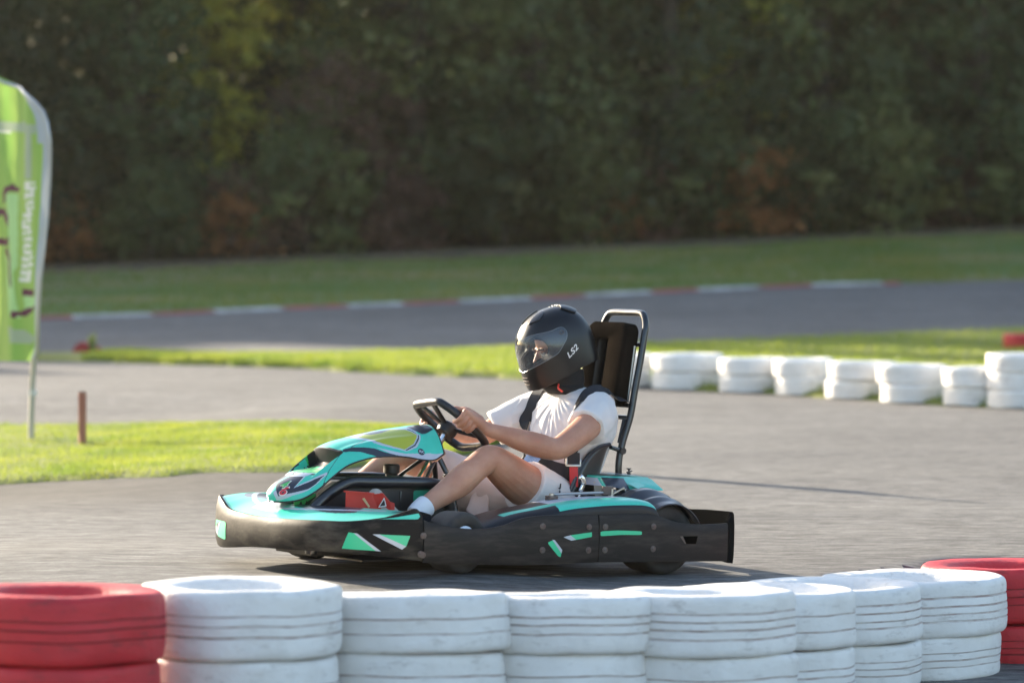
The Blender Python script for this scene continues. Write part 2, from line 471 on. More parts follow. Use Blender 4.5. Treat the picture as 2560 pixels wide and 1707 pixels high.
protos = {}
def tree_kind(key, seed, H, R, zb, nclump, per, size, m, style, limbs, r0, nm):
    rg = np.random.default_rng(seed)
    protos[key] = (woody(seed, H, R, zb, limbs, r0).mesh('trunk', M_bark), leaves('crown', rg, H, R, zb, nclump, per, size, m, style), nm)
tree_kind('ever', 1, 14.5, 2.5, .4, 330, 48, .22, M_leafA, 'cone', 22, .26, 'evergreen_tree')
tree_kind('ever2', 2, 14, 2.8, .8, 330, 48, .20, M_leafA, 'oval', 20, .24, 'evergreen_tree')
tree_kind('broad', 3, 14.5, 3.1, .9, 330, 44, .22, M_leafB, 'oval', 18, .28, 'broadleaf_tree')
tree_kind('broad2', 4, 13.5, 2.9, .6, 330, 44, .21, M_leafB, 'oval', 18, .24, 'broadleaf_tree')
tree_kind('autumn', 5, 13, 2.6, .7, 260, 40, .21, M_leafC, 'oval', 16, .2, 'broadleaf_tree')
tree_kind('yellow', 6, 9.5, 1.5, 2.6, 70, 30, .26, M_leafY, 'oval', 9, .1, 'young_tree')
tree_kind('dead', 7, 4.4, 1.7, 1.4, 60, 26, .16, M_leafD, 'shrub', 14, .08, 'withered_tree')
tree_kind('rust', 10, 1.6, 1.0, .05, 34, 40, .16, M_leafO, 'shrub', 7, .03, 'shrub')
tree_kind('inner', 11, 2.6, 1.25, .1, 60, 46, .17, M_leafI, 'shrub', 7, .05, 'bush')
tree_kind('shrub', 8, 2.6, 1.25, .1, 60, 46, .16, M_leafB, 'shrub', 7, .05, 'shrub')
tree_kind('shrub2', 9, 1.7, 1.1, .05, 46, 46, .15, M_leafD, 'shrub', 7, .04, 'shrub')
def plant(key, x, y, s, rz, label, cat, group=None, sz=1.0):
    tm, cm, nm = protos[key]
    e = empty(nm, (x, y, gz(x, y) + .02), rz); e.scale = (s, s, s * sz)
    tag(e, label, cat, group)
    link(bpy.data.objects.new('trunk', tm), e); link(bpy.data.objects.new('crown', cm), e)
    return e
rt = random.Random(11)
LAB = {'ever': 'dark narrow evergreen tree in the dense wood behind the track',
       'ever2': 'dark full evergreen tree in the dense wood behind the track',
       'broad': 'tall green broadleaf tree in the dense wood behind the track',
       'broad2': 'dull green broadleaf tree in the dense wood behind the track',
       'autumn': 'browning broadleaf tree among the dark trees of the wood'}
ORD = ['first', 'second', 'third', 'fourth', 'fifth', 'sixth', 'seventh', 'eighth', 'ninth', 'tenth', 'eleventh', 'twelfth', 'thirteenth', 'fourteenth', 'fifteenth', 'sixteenth']
WHAT = {'ever': 'dark narrow evergreen tree', 'ever2': 'dark full evergreen tree', 'broad': 'green broadleaf tree', 'broad2': 'dull green broadleaf tree', 'autumn': 'browning broadleaf tree'}
count = [0, 0]
def front_label(key, row, x):
    if row or not -11.5 < x < 12.5: return LAB[key]
    count[0] += 1
    return WHAT[key] + ' in the front row of the wood, ' + ORD[count[0] - 1] + ' from the green flag'
for row, (y0, step) in enumerate([(74.2, 3.3), (77.6, 2.9), (80.9, 2.7), (84.5, 2.8), (89, 2.8)]):
    x = -66 + row * 1.1
    while x < 30:
        near = -16 < x < 16
        st = step if near else step * 1.25
        key = rt.choice(['ever', 'ever2', 'broad', 'broad2', 'ever', 'broad', 'autumn'] if near else ['ever', 'ever2', 'broad', 'broad2'])
        if row == 0 and x < -8.5 and near: key = 'ever'
        xx, yy = x + rt.uniform(-.5, .5), y0 + .14 * clamp(x, -20, 20) + rt.uniform(-.8, .8)
        k1 = abs((xx + 3.2) * .73 + (yy - 52.5) * .68); k2 = abs((xx + 6.6) * .73 + (yy - 74) * .68)
        if not (k1 < 1.8 or k2 < 1.4 or (row < 2 and -8.2 < xx < -5.2)):
            if not near and rt.random() < .08:
                x += st; continue
            plant(key, xx, yy, rt.uniform(.82, 1.15) if near else rt.uniform(.98, 1.07), rt.uniform(0, 6.28), front_label(key, row, xx), 'tree', 'trees of the wood behind the track')
        x += st
plant('yellow', -6.9, 73.6, .80, .4, 'slender young tree with sunlit yellow leaves in a gap of the wood', 'tree')
plant('yellow', -5.0, 76.6, .85, 2.4, 'yellow-green young tree behind the sunlit yellow one', 'tree')
plant('yellow', 5.3, 75.2, .9, 4.4, 'thin tree with scattered pale leaves right of the kart seat frame', 'tree')
plant('dead', -3.9, 72.6, 1.0, 1.0, 'withered brown tree with drooping twigs at the edge of the wood', 'tree')
for i in range(16):
    x = -13.5 + i * 1.85 + rt.uniform(-.5, .5); k = rt.choice(['shrub', 'shrub', 'shrub2'])
    count[1] += 1
    plant(k, x, 72.5 + .14 * x + rt.uniform(-.5, .8), rt.uniform(.8, 1.25), rt.uniform(0, 6.28),
          ('leafy green shrub' if k == 'shrub' else 'low brown withered shrub') + ' at the foot of the wood, ' + ORD[count[1] - 1] + ' from the green flag side', 'shrub', 'shrubs along the foot of the wood')

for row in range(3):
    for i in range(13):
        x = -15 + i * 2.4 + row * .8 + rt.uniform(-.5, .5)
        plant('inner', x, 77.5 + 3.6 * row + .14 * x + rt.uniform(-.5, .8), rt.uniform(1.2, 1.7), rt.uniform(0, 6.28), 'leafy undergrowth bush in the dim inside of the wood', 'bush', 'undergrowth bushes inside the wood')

for x, y, s_, l in ((-10.0, 71.4, 1.0, 'rusty orange fern-like shrub at the wood edge beside the green flag'), (-6.2, 71.6, .9, 'rusty orange shrub at the wood edge above the kart nose'), (5.6, 73.2, 1.2, 'rusty orange shrub in the wood above the white tyre stacks'),
                    (2.4, 73.0, .8, 'small rusty orange shrub in the wood above the headrest frame')):
    plant('rust', x, y, s_, x, l, 'shrub')

# ------------------------------------------------------------------ tyres
def paint_mat(name, c, c2, grime):
    m = mat(name, c, .55, col2=c2, vscale=7, lo=.42, hi=.78, bump=.35, bscale=45, detail=6, spec=.4)
    nt = m.node_tree; L = nt.links.new; b = nt.nodes['Principled BSDF']
    src = b.inputs['Base Color'].links[0].from_socket
    tc = node(nt, 'ShaderNodeTexCoord'); oi = node(nt, 'ShaderNodeObjectInfo')
    ad = node(nt, 'ShaderNodeVectorMath', operation='ADD'); cx = node(nt, 'ShaderNodeMath', operation='MULTIPLY'); cx.inputs[1].default_value = 37
    L(oi.outputs['Random'], cx.inputs[0]); L(tc.outputs['Object'], ad.inputs[0]); L(cx.outputs[0], ad.inputs[1])
    mp = node(nt, 'ShaderNodeMapping'); mp.inputs['Scale'].default_value = (1, 1, 3); L(ad.outputs[0], mp.inputs['Vector'])
    nz = node(nt, 'ShaderNodeTexNoise'); nz.inputs['Scale'].default_value = 9; nz.inputs['Detail'].default_value = 8; nz.inputs['Roughness'].default_value = .72
    L(mp.outputs[0], nz.inputs['Vector'])
    r = node(nt, 'ShaderNodeValToRGB'); r.color_ramp.elements[0].position = .56; r.color_ramp.elements[0].color = (0, 0, 0, 1)
    r.color_ramp.elements[1].position = .74; r.color_ramp.elements[1].color = (1, 1, 1, 1); L(nz.outputs['Fac'], r.inputs[0])
    mx = node(nt, 'ShaderNodeMix', data_type='RGBA'); L(r.outputs[0], mx.inputs[0]); L(src, mx.inputs[6]); mx.inputs[7].default_value = (*grime, 1)
    L(mx.outputs[2], b.inputs['Base Color'])
    return m
M_twhite = paint_mat('tyre_paint_white', (.80, .775, .74), (.68, .65, .61), (.46, .42, .38))
M_tred = paint_mat('tyre_paint_red', (.55, .028, .035), (.42, .022, .03), (.22, .03, .03))
M_tgroove = mat('tyre_groove', (.44, .34, .31), .9, col2=(.68, .64, .61), vscale=14)
M_tgroove_red = mat('tyre_groove_red', (.20, .03, .03), .9, col2=(.40, .04, .04), vscale=14)
M_rubber = mat('tyre_rubber', (.03, .03, .03), .9)

def tyre_mesh(R, Wd, seed, red=False, grooves=4):
    rr = random.Random(seed)
    h = Wd / 2; rb = R * .57
    # inner wall (hollow) -> lower bead -> sidewall -> tread with grooves -> upper sidewall -> bead
    side = spline([(rb + .004, -h * .62), (rb + .022, -h * .80), (R * .70, -h * .93), (R * .83, -h * 1.0), (R * .945, -h * .985), (R * .983, -h * .89), (R * .995, -h * .75), (R * .998, -h * .6)], 3)
    side = [(float(p[0]), float(p[1])) for p in side]
    prof = list(side); mi = [0] * len(side)
    gs = [-.42, -.14, .14, .42] if grooves == 4 else ([-.3, 0, .3] if grooves == 3 else [-.36, .2])
    for g in gs:
        g += rr.uniform(-.03, .03); gw = rr.uniform(.022, .04); dp = rr.uniform(.003, .007)
        rg_ = R * (1 - .008 * abs(g))
        prof += [(rg_, h * (g - gw)), (rg_ - dp, h * (g - gw * .6)), (rg_ - dp, h * (g + gw * .6)), (rg_, h * (g + gw))]
        mi += [1, 1, 1, 0]
    prof += [(r_, -z_) for r_, z_ in side[::-1]]; mi += [0] * len(side)
    prof += [(R * .80, h * .75), (R * .90, h * .5), (R * .90, -h * .5), (R * .80, -h * .75)]; mi += [0, 0, 0, 0]
    mb = MB().lathe(prof, seg=72, mi=mi, closed=True)
    # worn and squashed a little, no two alike
    out = []
    for (x, y, z) in mb.v:
        n_ = fbm((x * 3 + seed, y * 3, z * 4), 3) * .012
        k = 1 + n_ / max(R, .1)
        out.append((x * k, y * k, z + .006 * fbm((x * 4, y * 4 + seed, 0), 2)))
    mb.v = out
    return mb.mesh('tyre', [M_tred if red else M_twhite, M_tgroove_red if red else M_tgroove, M_rubber if not red else M_tred], sharp=30)

def put_tyre(me, x, y, z, label, group, seed, tilt=0.0):
    rr = random.Random(seed)
    o = link(bpy.data.objects.new('painted_tyre', me)); o.location = (x, y, z)
    o.rotation_euler = Matrix.Rotation(rr.uniform(0, 6.28), 3, 'Z').to_euler()
    tl = Matrix.Rotation(tilt + rr.uniform(-.01, .01), 3, 'X') @ Matrix.Rotation(rr.uniform(-.014, .014), 3, 'Y')
    o.rotation_euler = (tl @ o.rotation_euler.to_matrix()).to_euler()
    return tag(o, label, 'tyre', group)

G1 = 'painted tyres of the barrier before the kart'
# photo x (full picture), distance, outer diameter, width, red?, phrase
FRONT = [
    (150, 9.62, .60, .205, 1, 'red tyre', 'at the end of the row cut by the picture edge', 3),
    (604, 10.05, .62, .215, 0, 'white tyre', 'next to the red one at the lower picture corner', 3),
    (1030, 10.38, .615, .185, 0, 'white tyre', 'below the middle of the kart\'s nose, with one groove showing', 2),
    (1412, 10.60, .585, .185, 0, 'white tyre', 'right below the driver, with three dark grooves', 3),
    (1750, 10.74, .63, .205, 0, 'broad white tyre', 'below the kart\'s rear wheel', 4),
    (1912, 11.32, .635, .195, 0, 'white tyre', 'partly hidden, second in the receding part of the row', 2),
    (2075, 11.84, .67, .200, 0, 'white tyre', 'partly hidden, with a twine tied across it, third in the receding part', 4),
    (2283, 12.30, .69, .212, 0, 'large white tyre', 'last white one before the red one at the far end', 4),
    (2532, 12.80, .70, .215, 1, 'red tyre', 'at the far end of the row behind the last white one', 3),
]
for i, (px, D, od, wd, red, what, where, gr) in enumerate(FRONT):
    x = (px - 1280) * D / 8060
    zb = gz(x, D)
    if i > 5: zb -= [0, 0, 0, 0, 0, 0, .012, .02, .03][i]
    for lv in range(2):
        s = 100 + i * 7 + lv
        up = [.045, .005, .030, .030, .012, -.010, -.03, -.045, -.045][i]
        jx = random.Random(s).uniform(-.012, .012) if lv == 0 else 0
        k = .985 if lv == 0 else 1
        w2 = wd if lv else max(wd + up, .17)
        me = tyre_mesh(od / 2 * k * 1.02, w2 * .995, s, bool(red), gr if lv else 3)
        put_tyre(me, x + jx, D, zb + (w2 * .5 if lv == 0 else wd + up + wd * .505), ('upper ' if lv else 'lower ') + what + ' ' + where, G1, s, -rad([1.5, 2.0, 4.2, 4.2, 3.4, 2.0, 1.8, 1.8, 1.5][i]))

G2 = 'white tyres stacked along the far side of the bend'
# centre x in the picture, base row, apparent width, levels
BACK = [(1537, 971, 150, 2, 'mostly hidden behind the headrest frame'), (1712, 977, 156, 2, 'first beside the headrest frame'), (1869, 984, 146, 2, 'second beside the headrest frame'),
        (2006, 991, 132, 2, 'third beside the headrest frame'), (2140, 1000, 146, 2, 'fourth and slightly skewed from the headrest frame'), (2277, 1010, 152, 2, 'fifth from the headrest frame, low'),
        (2424, 1018, 136, 2, 'sixth, lowest of the row'), (2555, 1024, 160, 3, 'three high at the picture edge')]
for i, (px, row, wpx, n, where) in enumerate(BACK):
    D = 8060 * 1.33 / (row - 600); s_px = 8060 / D
    od = wpx * 1.17 / s_px; D2 = D + od * .5; x = (px + 8 - 1280) * D2 / 8060; od *= D2 / D
    wd = [.150, .156, .148, .154, .154, .154, .152, .142][i]
    for lv in range(n):
        s = 300 + i * 5 + lv
        rr = random.Random(s)
        me = tyre_mesh(od / 2 * (1 if lv == n - 1 else .96), wd, s, False, 2)
        put_tyre(me, x + (rr.uniform(-.015, .015) + (.03 if (i == 4 and lv) else 0)), D2 + rr.uniform(-.02, .02), gz(x, D2) + wd * (.5 + lv) + .004,
                 ('top', 'bottom', 'middle')[0 if lv == n - 1 else (1 if lv == 0 else 2)] + ' white tyre of the stack ' + where, G2, s)
xr, yr = (2572 - 1280) * 38.3 / 8060, 38.3
put_tyre(tyre_mesh(.30, .17, 77, True, 2), xr, yr, gz(xr, yr) + .13, 'single red tyre lying on the grass beyond the white stacks', None, 77)

# low red marker block with weeds on the far grass edge
xm, ym = (218 - 1280) * 37.0 / 8060, 37.0
mk = empty('marker_block', (xm, ym, gz(xm, ym))); tag(mk, 'low red plastic marker with a pale green weed beside it, at the grass edge', 'track marker')
M_mred = mat('marker_red', (.36, .03, .03), .6)
pr = spline([(-.16, 0), (-.155, .08), (-.10, .14), (-.03, .16), (.04, .12), (.13, .105), (.16, .05), (.165, 0)], 4)
MB().prism([(float(p[0]), float(p[1])) for p in pr], 'y', -.09, .09).obj('block', M_mred, mk)
M_weed = mat('weed_leaf', (.18, .22, .07), .7, transl=.5)
wd_ = empty('weed', (xm + .07, ym - .12, gz(xm, ym) + .03)); tag(wd_, 'pale green weed with broad leaves standing at the red marker', 'plant')
mb = MB()
for k in range(5):
    a = k * 1.3 + .4; hh = .14 + .03 * k
    mb.grid(lambda u, v: (math.cos(a) * .05 * u * u + (v - .5) * .06 * math.sin(math.pi * clamp(u * .9 + .08)), math.sin(a) * .05 * u * u, u * hh), [i / 6 for i in range(7)], [0, .5, 1])
mb.obj('leaf', M_weed, wd_)
MB().tube([(0, 0, -.06), (.004, 0, .1)], .006, 6).obj('stem', M_weed, wd_)

# wooden post on the near verge
px_, py_ = (204.6 - 1280) * 22.05 / 8060, 22.05
M_post = mat('post_wood', (.29, .095, .065), .8, col2=(.38, .17, .11), vscale=5, vstretch=(6, 6, .6), bump=.4)
post = empty('wooden_post', (px_, py_, gz(px_, py_) + .02), .25); post.scale = (1.067,) * 3; tag(post, 'short reddish wooden post standing on the near grass beside the green flag', 'post')
MB().box((0, 0, .145), (.048, .048, .39), bev=.006).obj('shaft', M_post, post)
MB().box((0, 0, .343), (.042, .042, .008), bev=.002).obj('cut_top', mat('post_top', (.34, .22, .15), .9), post)

# ------------------------------------------------------------------ feather flag
FX, FY = -3.376, 22.6
flag = empty('feather_flag', (FX, FY, gz(FX, FY) + .02), math.atan2(.73, -.68) + rad(4))
flag.scale = (1.08 * .79 / .68, 1.08, 1.08)
tag(flag, 'tall green feather flag with grey pole sleeve and white upright lettering on the near grass', 'flag')
edge = spline([(0.005, .52), (-.045, .55), (-.09, .683), (-.125, 1.05), (-.151, 1.475), (-.170, 1.88), (-.167, 2.0), (-.13, 2.13), (-.02, 2.235), (.12, 2.295), (.25, 2.335), (.38, 2.43), (.52, 2.60), (.64, 2.72)], 8)
edge = np.array(edge)
# arc-length parameter
dl = np.concatenate([[0], np.cumsum(np.linalg.norm(np.diff(edge, axis=0), axis=1))])
def E_(s): s = s * dl[-1]; return float(np.interp(s, dl, edge[:, 0])), float(np.interp(s, dl, edge[:, 1]))
def flag_y(a, z): return .035 * math.sin(9 * a + 1.3 * z) * clamp((a + .2) * 3) + .016 * math.sin(23 * a - 2.2 * z) + .02 * fbm((a * 3, z * 1.5, 2))
fmats = [mat('flag_green', (.26, .46, .10), .7, col2=(.38, .50, .13), vscale=1.6, vstretch=(4, 1, .35), transl=.55, detail=2),
         mat('flag_sleeve', (.42, .44, .47), .7, transl=.15),
         mat('flag_grey', (.36, .42, .30), .7, transl=.5),
         mat('flag_white', (.72, .70, .64), .7, transl=.5),
         mat('flag_maroon', (.12, .03, .06), .7, transl=.3),
         mat('flag_lightgreen', (.42, .64, .28), .7, transl=.55)]
us = list(np.linspace(0, 1, 181)); vs_ = list(np.linspace(0, 1, 110) ** 1.15)
def flag_pt(u, v):
    a, z = E_(u); a2, z2 = .66, .50 + (2.70 - .50) * min(1, u * 1.25)
    aa = a + (a2 - a) * v; zz = z + (z2 - z) * v
    return aa, zz
mb = MB().grid(lambda u, v: (lambda p: (p[0], flag_y(*p), p[1]))(flag_pt(u, v)), us, vs_)
FA = np.array([flag_pt((us[i] + us[i + 1]) / 2, (vs_[j] + vs_[j + 1]) / 2) for i in range(len(us) - 1) for j in range(len(vs_) - 1)])
FU = np.array([(us[i], vs_[j]) for i in range(len(us) - 1) for j in range(len(vs_) - 1)])
mi = np.zeros(len(FA), int)
def fl(poly):      # picture-of-the-print coordinates -> (a, z)
    return [(-(x - 70) * 1.0884 / 385 / .79, (1022 - y) * 1.0884 / 385) for x, y in poly]
def fset(poly, m): mi[inpoly(FA[:, 0], FA[:, 1], fl(poly))] = m
fset([(-60, 284), (60, 290), (92, 300), (92, 318), (50, 312), (-60, 304)], 2)
fset([(-60, 304), (50, 312), (50, 314), (-60, 307)], 3)
fset([(60, 300), (84, 300), (80, 420), (62, 420)], 2)
fset([(-6, 452), (2, 438), (22, 432), (42, 440), (42, 450), (22, 447), (8, 452), (4, 470), (-6, 480)], 4)
fset([(6, 455), (38, 452), (46, 620), (34, 640), (20, 560)], 5)
fset([(-40, 490), (0, 486), (14, 505), (16, 530), (6, 522), (-2, 505), (-40, 505)], 4)
fset([(-40, 552), (20, 556), (16, 574), (-40, 572)], 4)
fset([(4, 586), (22, 586), (38, 650), (44, 700), (52, 738), (32, 742), (14, 660)], 5)
fset([(0, 578), (14, 578), (26, 600), (34, 672), (28, 668), (14, 600), (2, 592)], 4)
fset([(34, 722), (58, 722), (74, 708), (88, 708), (82, 722), (62, 736), (34, 738)], 4)
fset([(55, 674), (86, 674), (86, 687), (55, 687)], 4)
fset([(58, 688), (88, 688), (92, 700), (84, 712), (60, 718)], 5)
fset([(20, 760), (60, 768), (84, 784), (70, 800), (30, 795)], 2)
for k, (y0, y1, x0, x1) in enumerate([(426, 434, 60, 90), (436, 446, 62, 92), (450, 464, 62, 87), (470, 480, 66, 86), (482, 492, 66, 86), (496, 508, 56, 82), (512, 521, 54, 79), (525, 534, 54, 80), (538, 547, 56, 80), (553, 562, 57, 82),
                                      (568, 579, 58, 80), (583, 592, 60, 84), (597, 607, 55, 85), (612, 622, 54, 86), (628, 640, 52, 82), (643, 655, 50, 80)]):
    fset([(x0, y0 + 2), (x1, y0), (x1 - 1, y1), (x0, y1 + 2)], 3)
mi[(FU[:, 1] < .062) & (FU[:, 0] > .012)] = 1
mi[(FU[:, 1] < .10) & (FU[:, 0] > .54)] = 1
mb.m = list(mi)
mb.obj('banner', fmats, flag)
polep = [(0, 0, -.05), (.0, 0, .1), (-.014, 0, .40), (-.032, 0, .54)] + [(float(p[0]) + .012, flag_y(*p), float(p[1])) for p in edge[4::4]]
M_pole = mat('flag_pole', (.42, .42, .42), .35, metal=.6)
MB().tube(polep, [.019] * 4 + [.011] * (len(polep) - 4), 8).obj('pole', M_pole, flag)
MB().tube([(-.016, 0, .30), (-.02, 0, .33)], .027, 10).obj('pole_joint', mat('pole_joint', (.6, .6, .58), .4), flag)
MB().tube([(0, 0, 0), (0, 0, .012)], .022, 10).tube([(-.14, .1, .006), (.14, -.1, .006)], .008, 6).obj('ground_spike', mat('spike', (.35, .2, .15), .7), flag)

# ------------------------------------------------------------------ the kart
kart = empty('go_kart', (KX, KY, KZ)); kart.rotation_euler = (0, rad(-1.8), rad(214))
tag(kart, 'teal and black rental go-kart with high headrest frame, driven along the track', 'go-kart')
M_teal = mat('print_teal', (.035, .50, .375), .32, coat=.25, col2=(.045, .52, .40), vscale=30)
M_green = mat('print_green', (.03, .52, .27), .4)
M_bgreen = mat('print_bright_green', (.03, .42, .10), .4)
M_lime = mat('print_lime', (.36, .40, .025), .35, coat=.2)
M_navy = mat('print_navy', (.018, .024, .040), .32, coat=.3)
M_silver = mat('print_silver', (.42, .47, .54), .35, coat=.2)
M_white = mat('print_white', (.75, .75, .74), .4)
M_pred = mat('print_red', (.55, .03, .05), .4)
M_black = mat('black_plastic', (.012, .012, .013), .45)
M_inkblack = mat('print_black', (.012, .012, .014), .4)
M_band = mat('scuffed_plastic', (.018, .0162, .0155), .48, col2=(.060, .050, .043), vscale=5, vstretch=(1.4, 1.4, 7), detail=9, lo=.46, hi=.82, rough2=.62, bump=.05, bscale=90, spec=.18)
M_bandf = mat('scraped_bumper_plastic', (.014, .013, .013), .5, col2=(.10, .088, .07), vscale=3.6, vstretch=(1.6, 1.6, 5), detail=9, lo=.47, hi=.80, rough2=.65, bump=.06, bscale=70, spec=.08)
M_steel = mat('black_painted_steel', (.012, .013, .016), .3, coat=.5)
M_chrome = mat('chrome', (.65, .65, .66), .14, metal=1.0)
M_zinc = mat('zinc', (.45, .43, .40), .35, metal=1.0)
M_tyrer = mat('kart_tyre_rubber', (.018, .018, .019), .75, col2=(.035, .034, .033), vscale=18)
M_rim = mat('rim_metal', (.5, .52, .56), .3, metal=.9)
M_shell = mat('seat_shell', (.014, .014, .015), .35, coat=.3)
M_foam = mat('pad_foam', (.009, .0075, .0062), .95, col2=(.014, .0115, .0095), vscale=12, bump=.2, bscale=160, spec=0)
M_belt = mat('belt_webbing', (.010, .012, .018), .65, bump=.25, bscale=400)
M_redtag = mat('belt_red', (.60, .03, .035), .55)
M_pedal = mat('pedal_red', (.50, .028, .02), .38, coat=.2)

def along(pts, n=10):
    return np.array(spline(pts, n))
def wall(name, pts, m, th=.012, n=10, bulge=.008, lip=.004, parent=kart, sub=None):
    """upright plastic wall along a plan line; pts: (x, y, bottom, top)"""
    P = along(pts, n); N = len(P)
    T = np.gradient(P[:, :2], axis=0); T /= np.linalg.norm(T, axis=1)[:, None]
    Nn = np.stack([-T[:, 1], T[:, 0]], 1)
    c = P[:, :2].mean(0)
    sgn = np.sign(((P[:, :2] - c) * Nn).sum()); Nn *= sgn if sgn else 1
    prof = [(0, .0), (bulge * .7, .12), (bulge, .4), (bulge * .8, .75), (.0, .96), (-lip, 1.0), (-th, 1.0), (-th, 0.0)]
    vs = []
    for i in range(N):
        b, t = P[i, 2], P[i, 3]
        for o_, k in prof: vs.append((P[i, 0] + Nn[i, 0] * o_, P[i, 1] + Nn[i, 1] * o_, b + (t - b) * k))
    q = len(prof); fs = [(i * q + j, (i + 1) * q + j, (i + 1) * q + (j + 1) % q, i * q + (j + 1) % q) for i in range(N - 1) for j in range(q)]
    fs += [tuple(range(q)), tuple((N - 1) * q + j for j in range(q))[::-1]]
    o = MB().add(vs, fs).obj(name, m, parent)
    def at(i, z):       # outer surface at fractional index i, height z
        i = clamp(i, 0, N - 1.001); a = int(i); f = i - a
        p = P[a] + (P[a + 1] - P[a]) * f; nn = Nn[a] + (Nn[a + 1] - Nn[a]) * f
        k = (z - p[2]) / (p[3] - p[2])
        o_ = float(np.interp(k, [0, .12, .4, .75, .96], [0, bulge * .7, bulge, bulge * .8, 0]))
        return Vector((p[0] + nn[0] * o_, p[1] + nn[1] * o_, z)), Vector((nn[0], nn[1], 0))
    return o, P, at
def stick(at, P, poly, m, parent, name='sticker', key=0, off=.0018, step=.02):
    """thin sticker following a wall: poly in (plan coordinate, height); key 0: find by x, 1: by y"""
    bm = bmesh.new(); bm.faces.new([bm.verts.new((p[0], p[1], 0)) for p in poly])
    for ax in (0, 1):
        lo, hi = min(p[ax] for p in poly), max(p[ax] for p in poly)
        for t in np.arange(lo + step, hi, step):
            co = (t, 0, 0) if ax == 0 else (0, t, 0); no = (1, 0, 0) if ax == 0 else (0, 1, 0)
            bmesh.ops.bisect_plane(bm, geom=bm.verts[:] + bm.edges[:] + bm.faces[:], plane_co=co, plane_no=no)
    ii = np.arange(len(P)); kk = P[:, key]; order = np.argsort(kk)
    vs = []
    bm.verts.index_update()
    for v in bm.verts:
        i = float(np.interp(v.co.x, kk[order], ii[order])); p, nn = at(i, v.co.y); vs.append(p + nn * off)
    fs = [[v.index for v in f.verts] for f in bm.faces]; bm.free()
    return MB().add(vs, fs).obj(name, m, parent)
def roundpoly(poly, r=.25, n=3):
    out = []; N = len(poly)
    for i in range(N):
        a, b, c = (np.array(poly[(i + k) % N], float) for k in (-1, 0, 1))
        p, q = b + (a - b) * r, b + (c - b) * r
        for k in range(n + 1):
            t = k / n; out.append(tuple((1 - t) ** 2 * p + 2 * t * (1 - t) * b + t * t * q))
    return out
def bolt(at, P, x, z, parent, key=0):
    ii = np.arange(len(P)); kk = P[:, key]; o_ = np.argsort(kk)
    p, nn = at(float(np.interp(x, kk[o_], ii[o_])), z)
    M = Matrix.Translation(p + nn * .001) @ nn.to_track_quat('Z', 'Y').to_matrix().to_4x4()
    MB().lathe([(.0125, 0), (.0125, .002), (.0105, .003), (.0075, .003), (.0065, .001), (.006, .004), (.003, .005), (0, .005)], M, 14).obj('bolt', M_bolt, parent)
M_bolt = mat('bolt_metal', (.12, .11, .105), .5, metal=.5, col2=(.12, .08, .07), vscale=60)

# --- front bumper
fb = [(.70, -.62, .09, .243), (.82, -.585, .095, .246), (.91, -.515, .092, .262), (.965, -.44, .078, .270), (.995, -.36, .070, .252), (1.012, -.27, .074, .226), (1.02, -.12, .088, .217), (1.02, 0, .096, .215), (1.015, .18, .103, .219), (.985, .36, .110, .226), (.92, .49, .110, .231),
      (.82, .572, .102, .248), (.74, .605, .094, .272), (.70, .615, .090, .283), (.672, .618, .086, .262)]
bump_o, bP, bat = wall('front_bumper', fb, M_bandf, th=.014, bulge=.010)
FBY = 1
stick(bat, bP, roundpoly([(-.40, .176), (-.27, .176), (-.27, .104), (-.36, .112), (-.40, .135)], .15), M_green, bump_o, key=1)
stick(bat, bP, [(-.395, .150), (-.325, .172), (-.37, .115), (-.395, .128)], M_silver, bump_o, key=1, off=.0024)
stick(bat, bP, [(-.385, .158), (-.345, .170), (-.375, .135)], M_navy, bump_o, key=1, off=.0028)
# the bumper's side stickers are placed along the curve by x
def bidx(y): return float(np.interp(y, bP[:, 1], np.arange(len(bP))))
near_b = bP[bP[:, 1] > .30]
i0 = int(np.argmax(bP[:, 1] > .30))
def nat(i, z): return bat(i + i0, z)
nx = near_b.copy(); nx[:, 0] = np.concatenate([[0], np.cumsum(np.linalg.norm(np.diff(near_b[:, :2], axis=0), axis=1))])   # arc length from Y=.30
def arc_of(x, y):
    k = int(np.argmin((near_b[:, 0] - x) ** 2 + (near_b[:, 1] - y) ** 2)); return float(nx[k, 0])
SB = [dict(p=[(.178, .128), (.203, .190), (.222, .188), (.305, .124)], m=M_green), dict(p=[(.222, .188), (.236, .187), (.325, .122), (.305, .124)], m=M_silver),
      dict(p=[(.292, .186), (.318, .186), (.418, .142), (.402, .130)], m=M_silver), dict(p=[(.318, .186), (.432, .182), (.418, .142)], m=M_green)]
for k in SB: stick(nat, nx, k['p'], k['m'], bump_o, key=0)
def narc(x): return float(np.interp(-x, -near_b[:, 0][::1], nx[:, 0])) if True else 0
a0, a1 = arc_of(.845, .558), arc_of(.690, .616)
stick(nat, nx, roundpoly([(a0, .243), (a0 + .05, .2465), (a1, .266), (a1 + .006, .254), (a1 - .004, .244)], .12), M_teal, bump_o, 'side_insert', key=0)
for a_, z in [(.505, .182), (.475, .112), (.56, .109)]: bolt(nat, nx, a_, z, bump_o)

M_slot = mat('slot_dark', (.002, .002, .002), 1.0, spec=0)
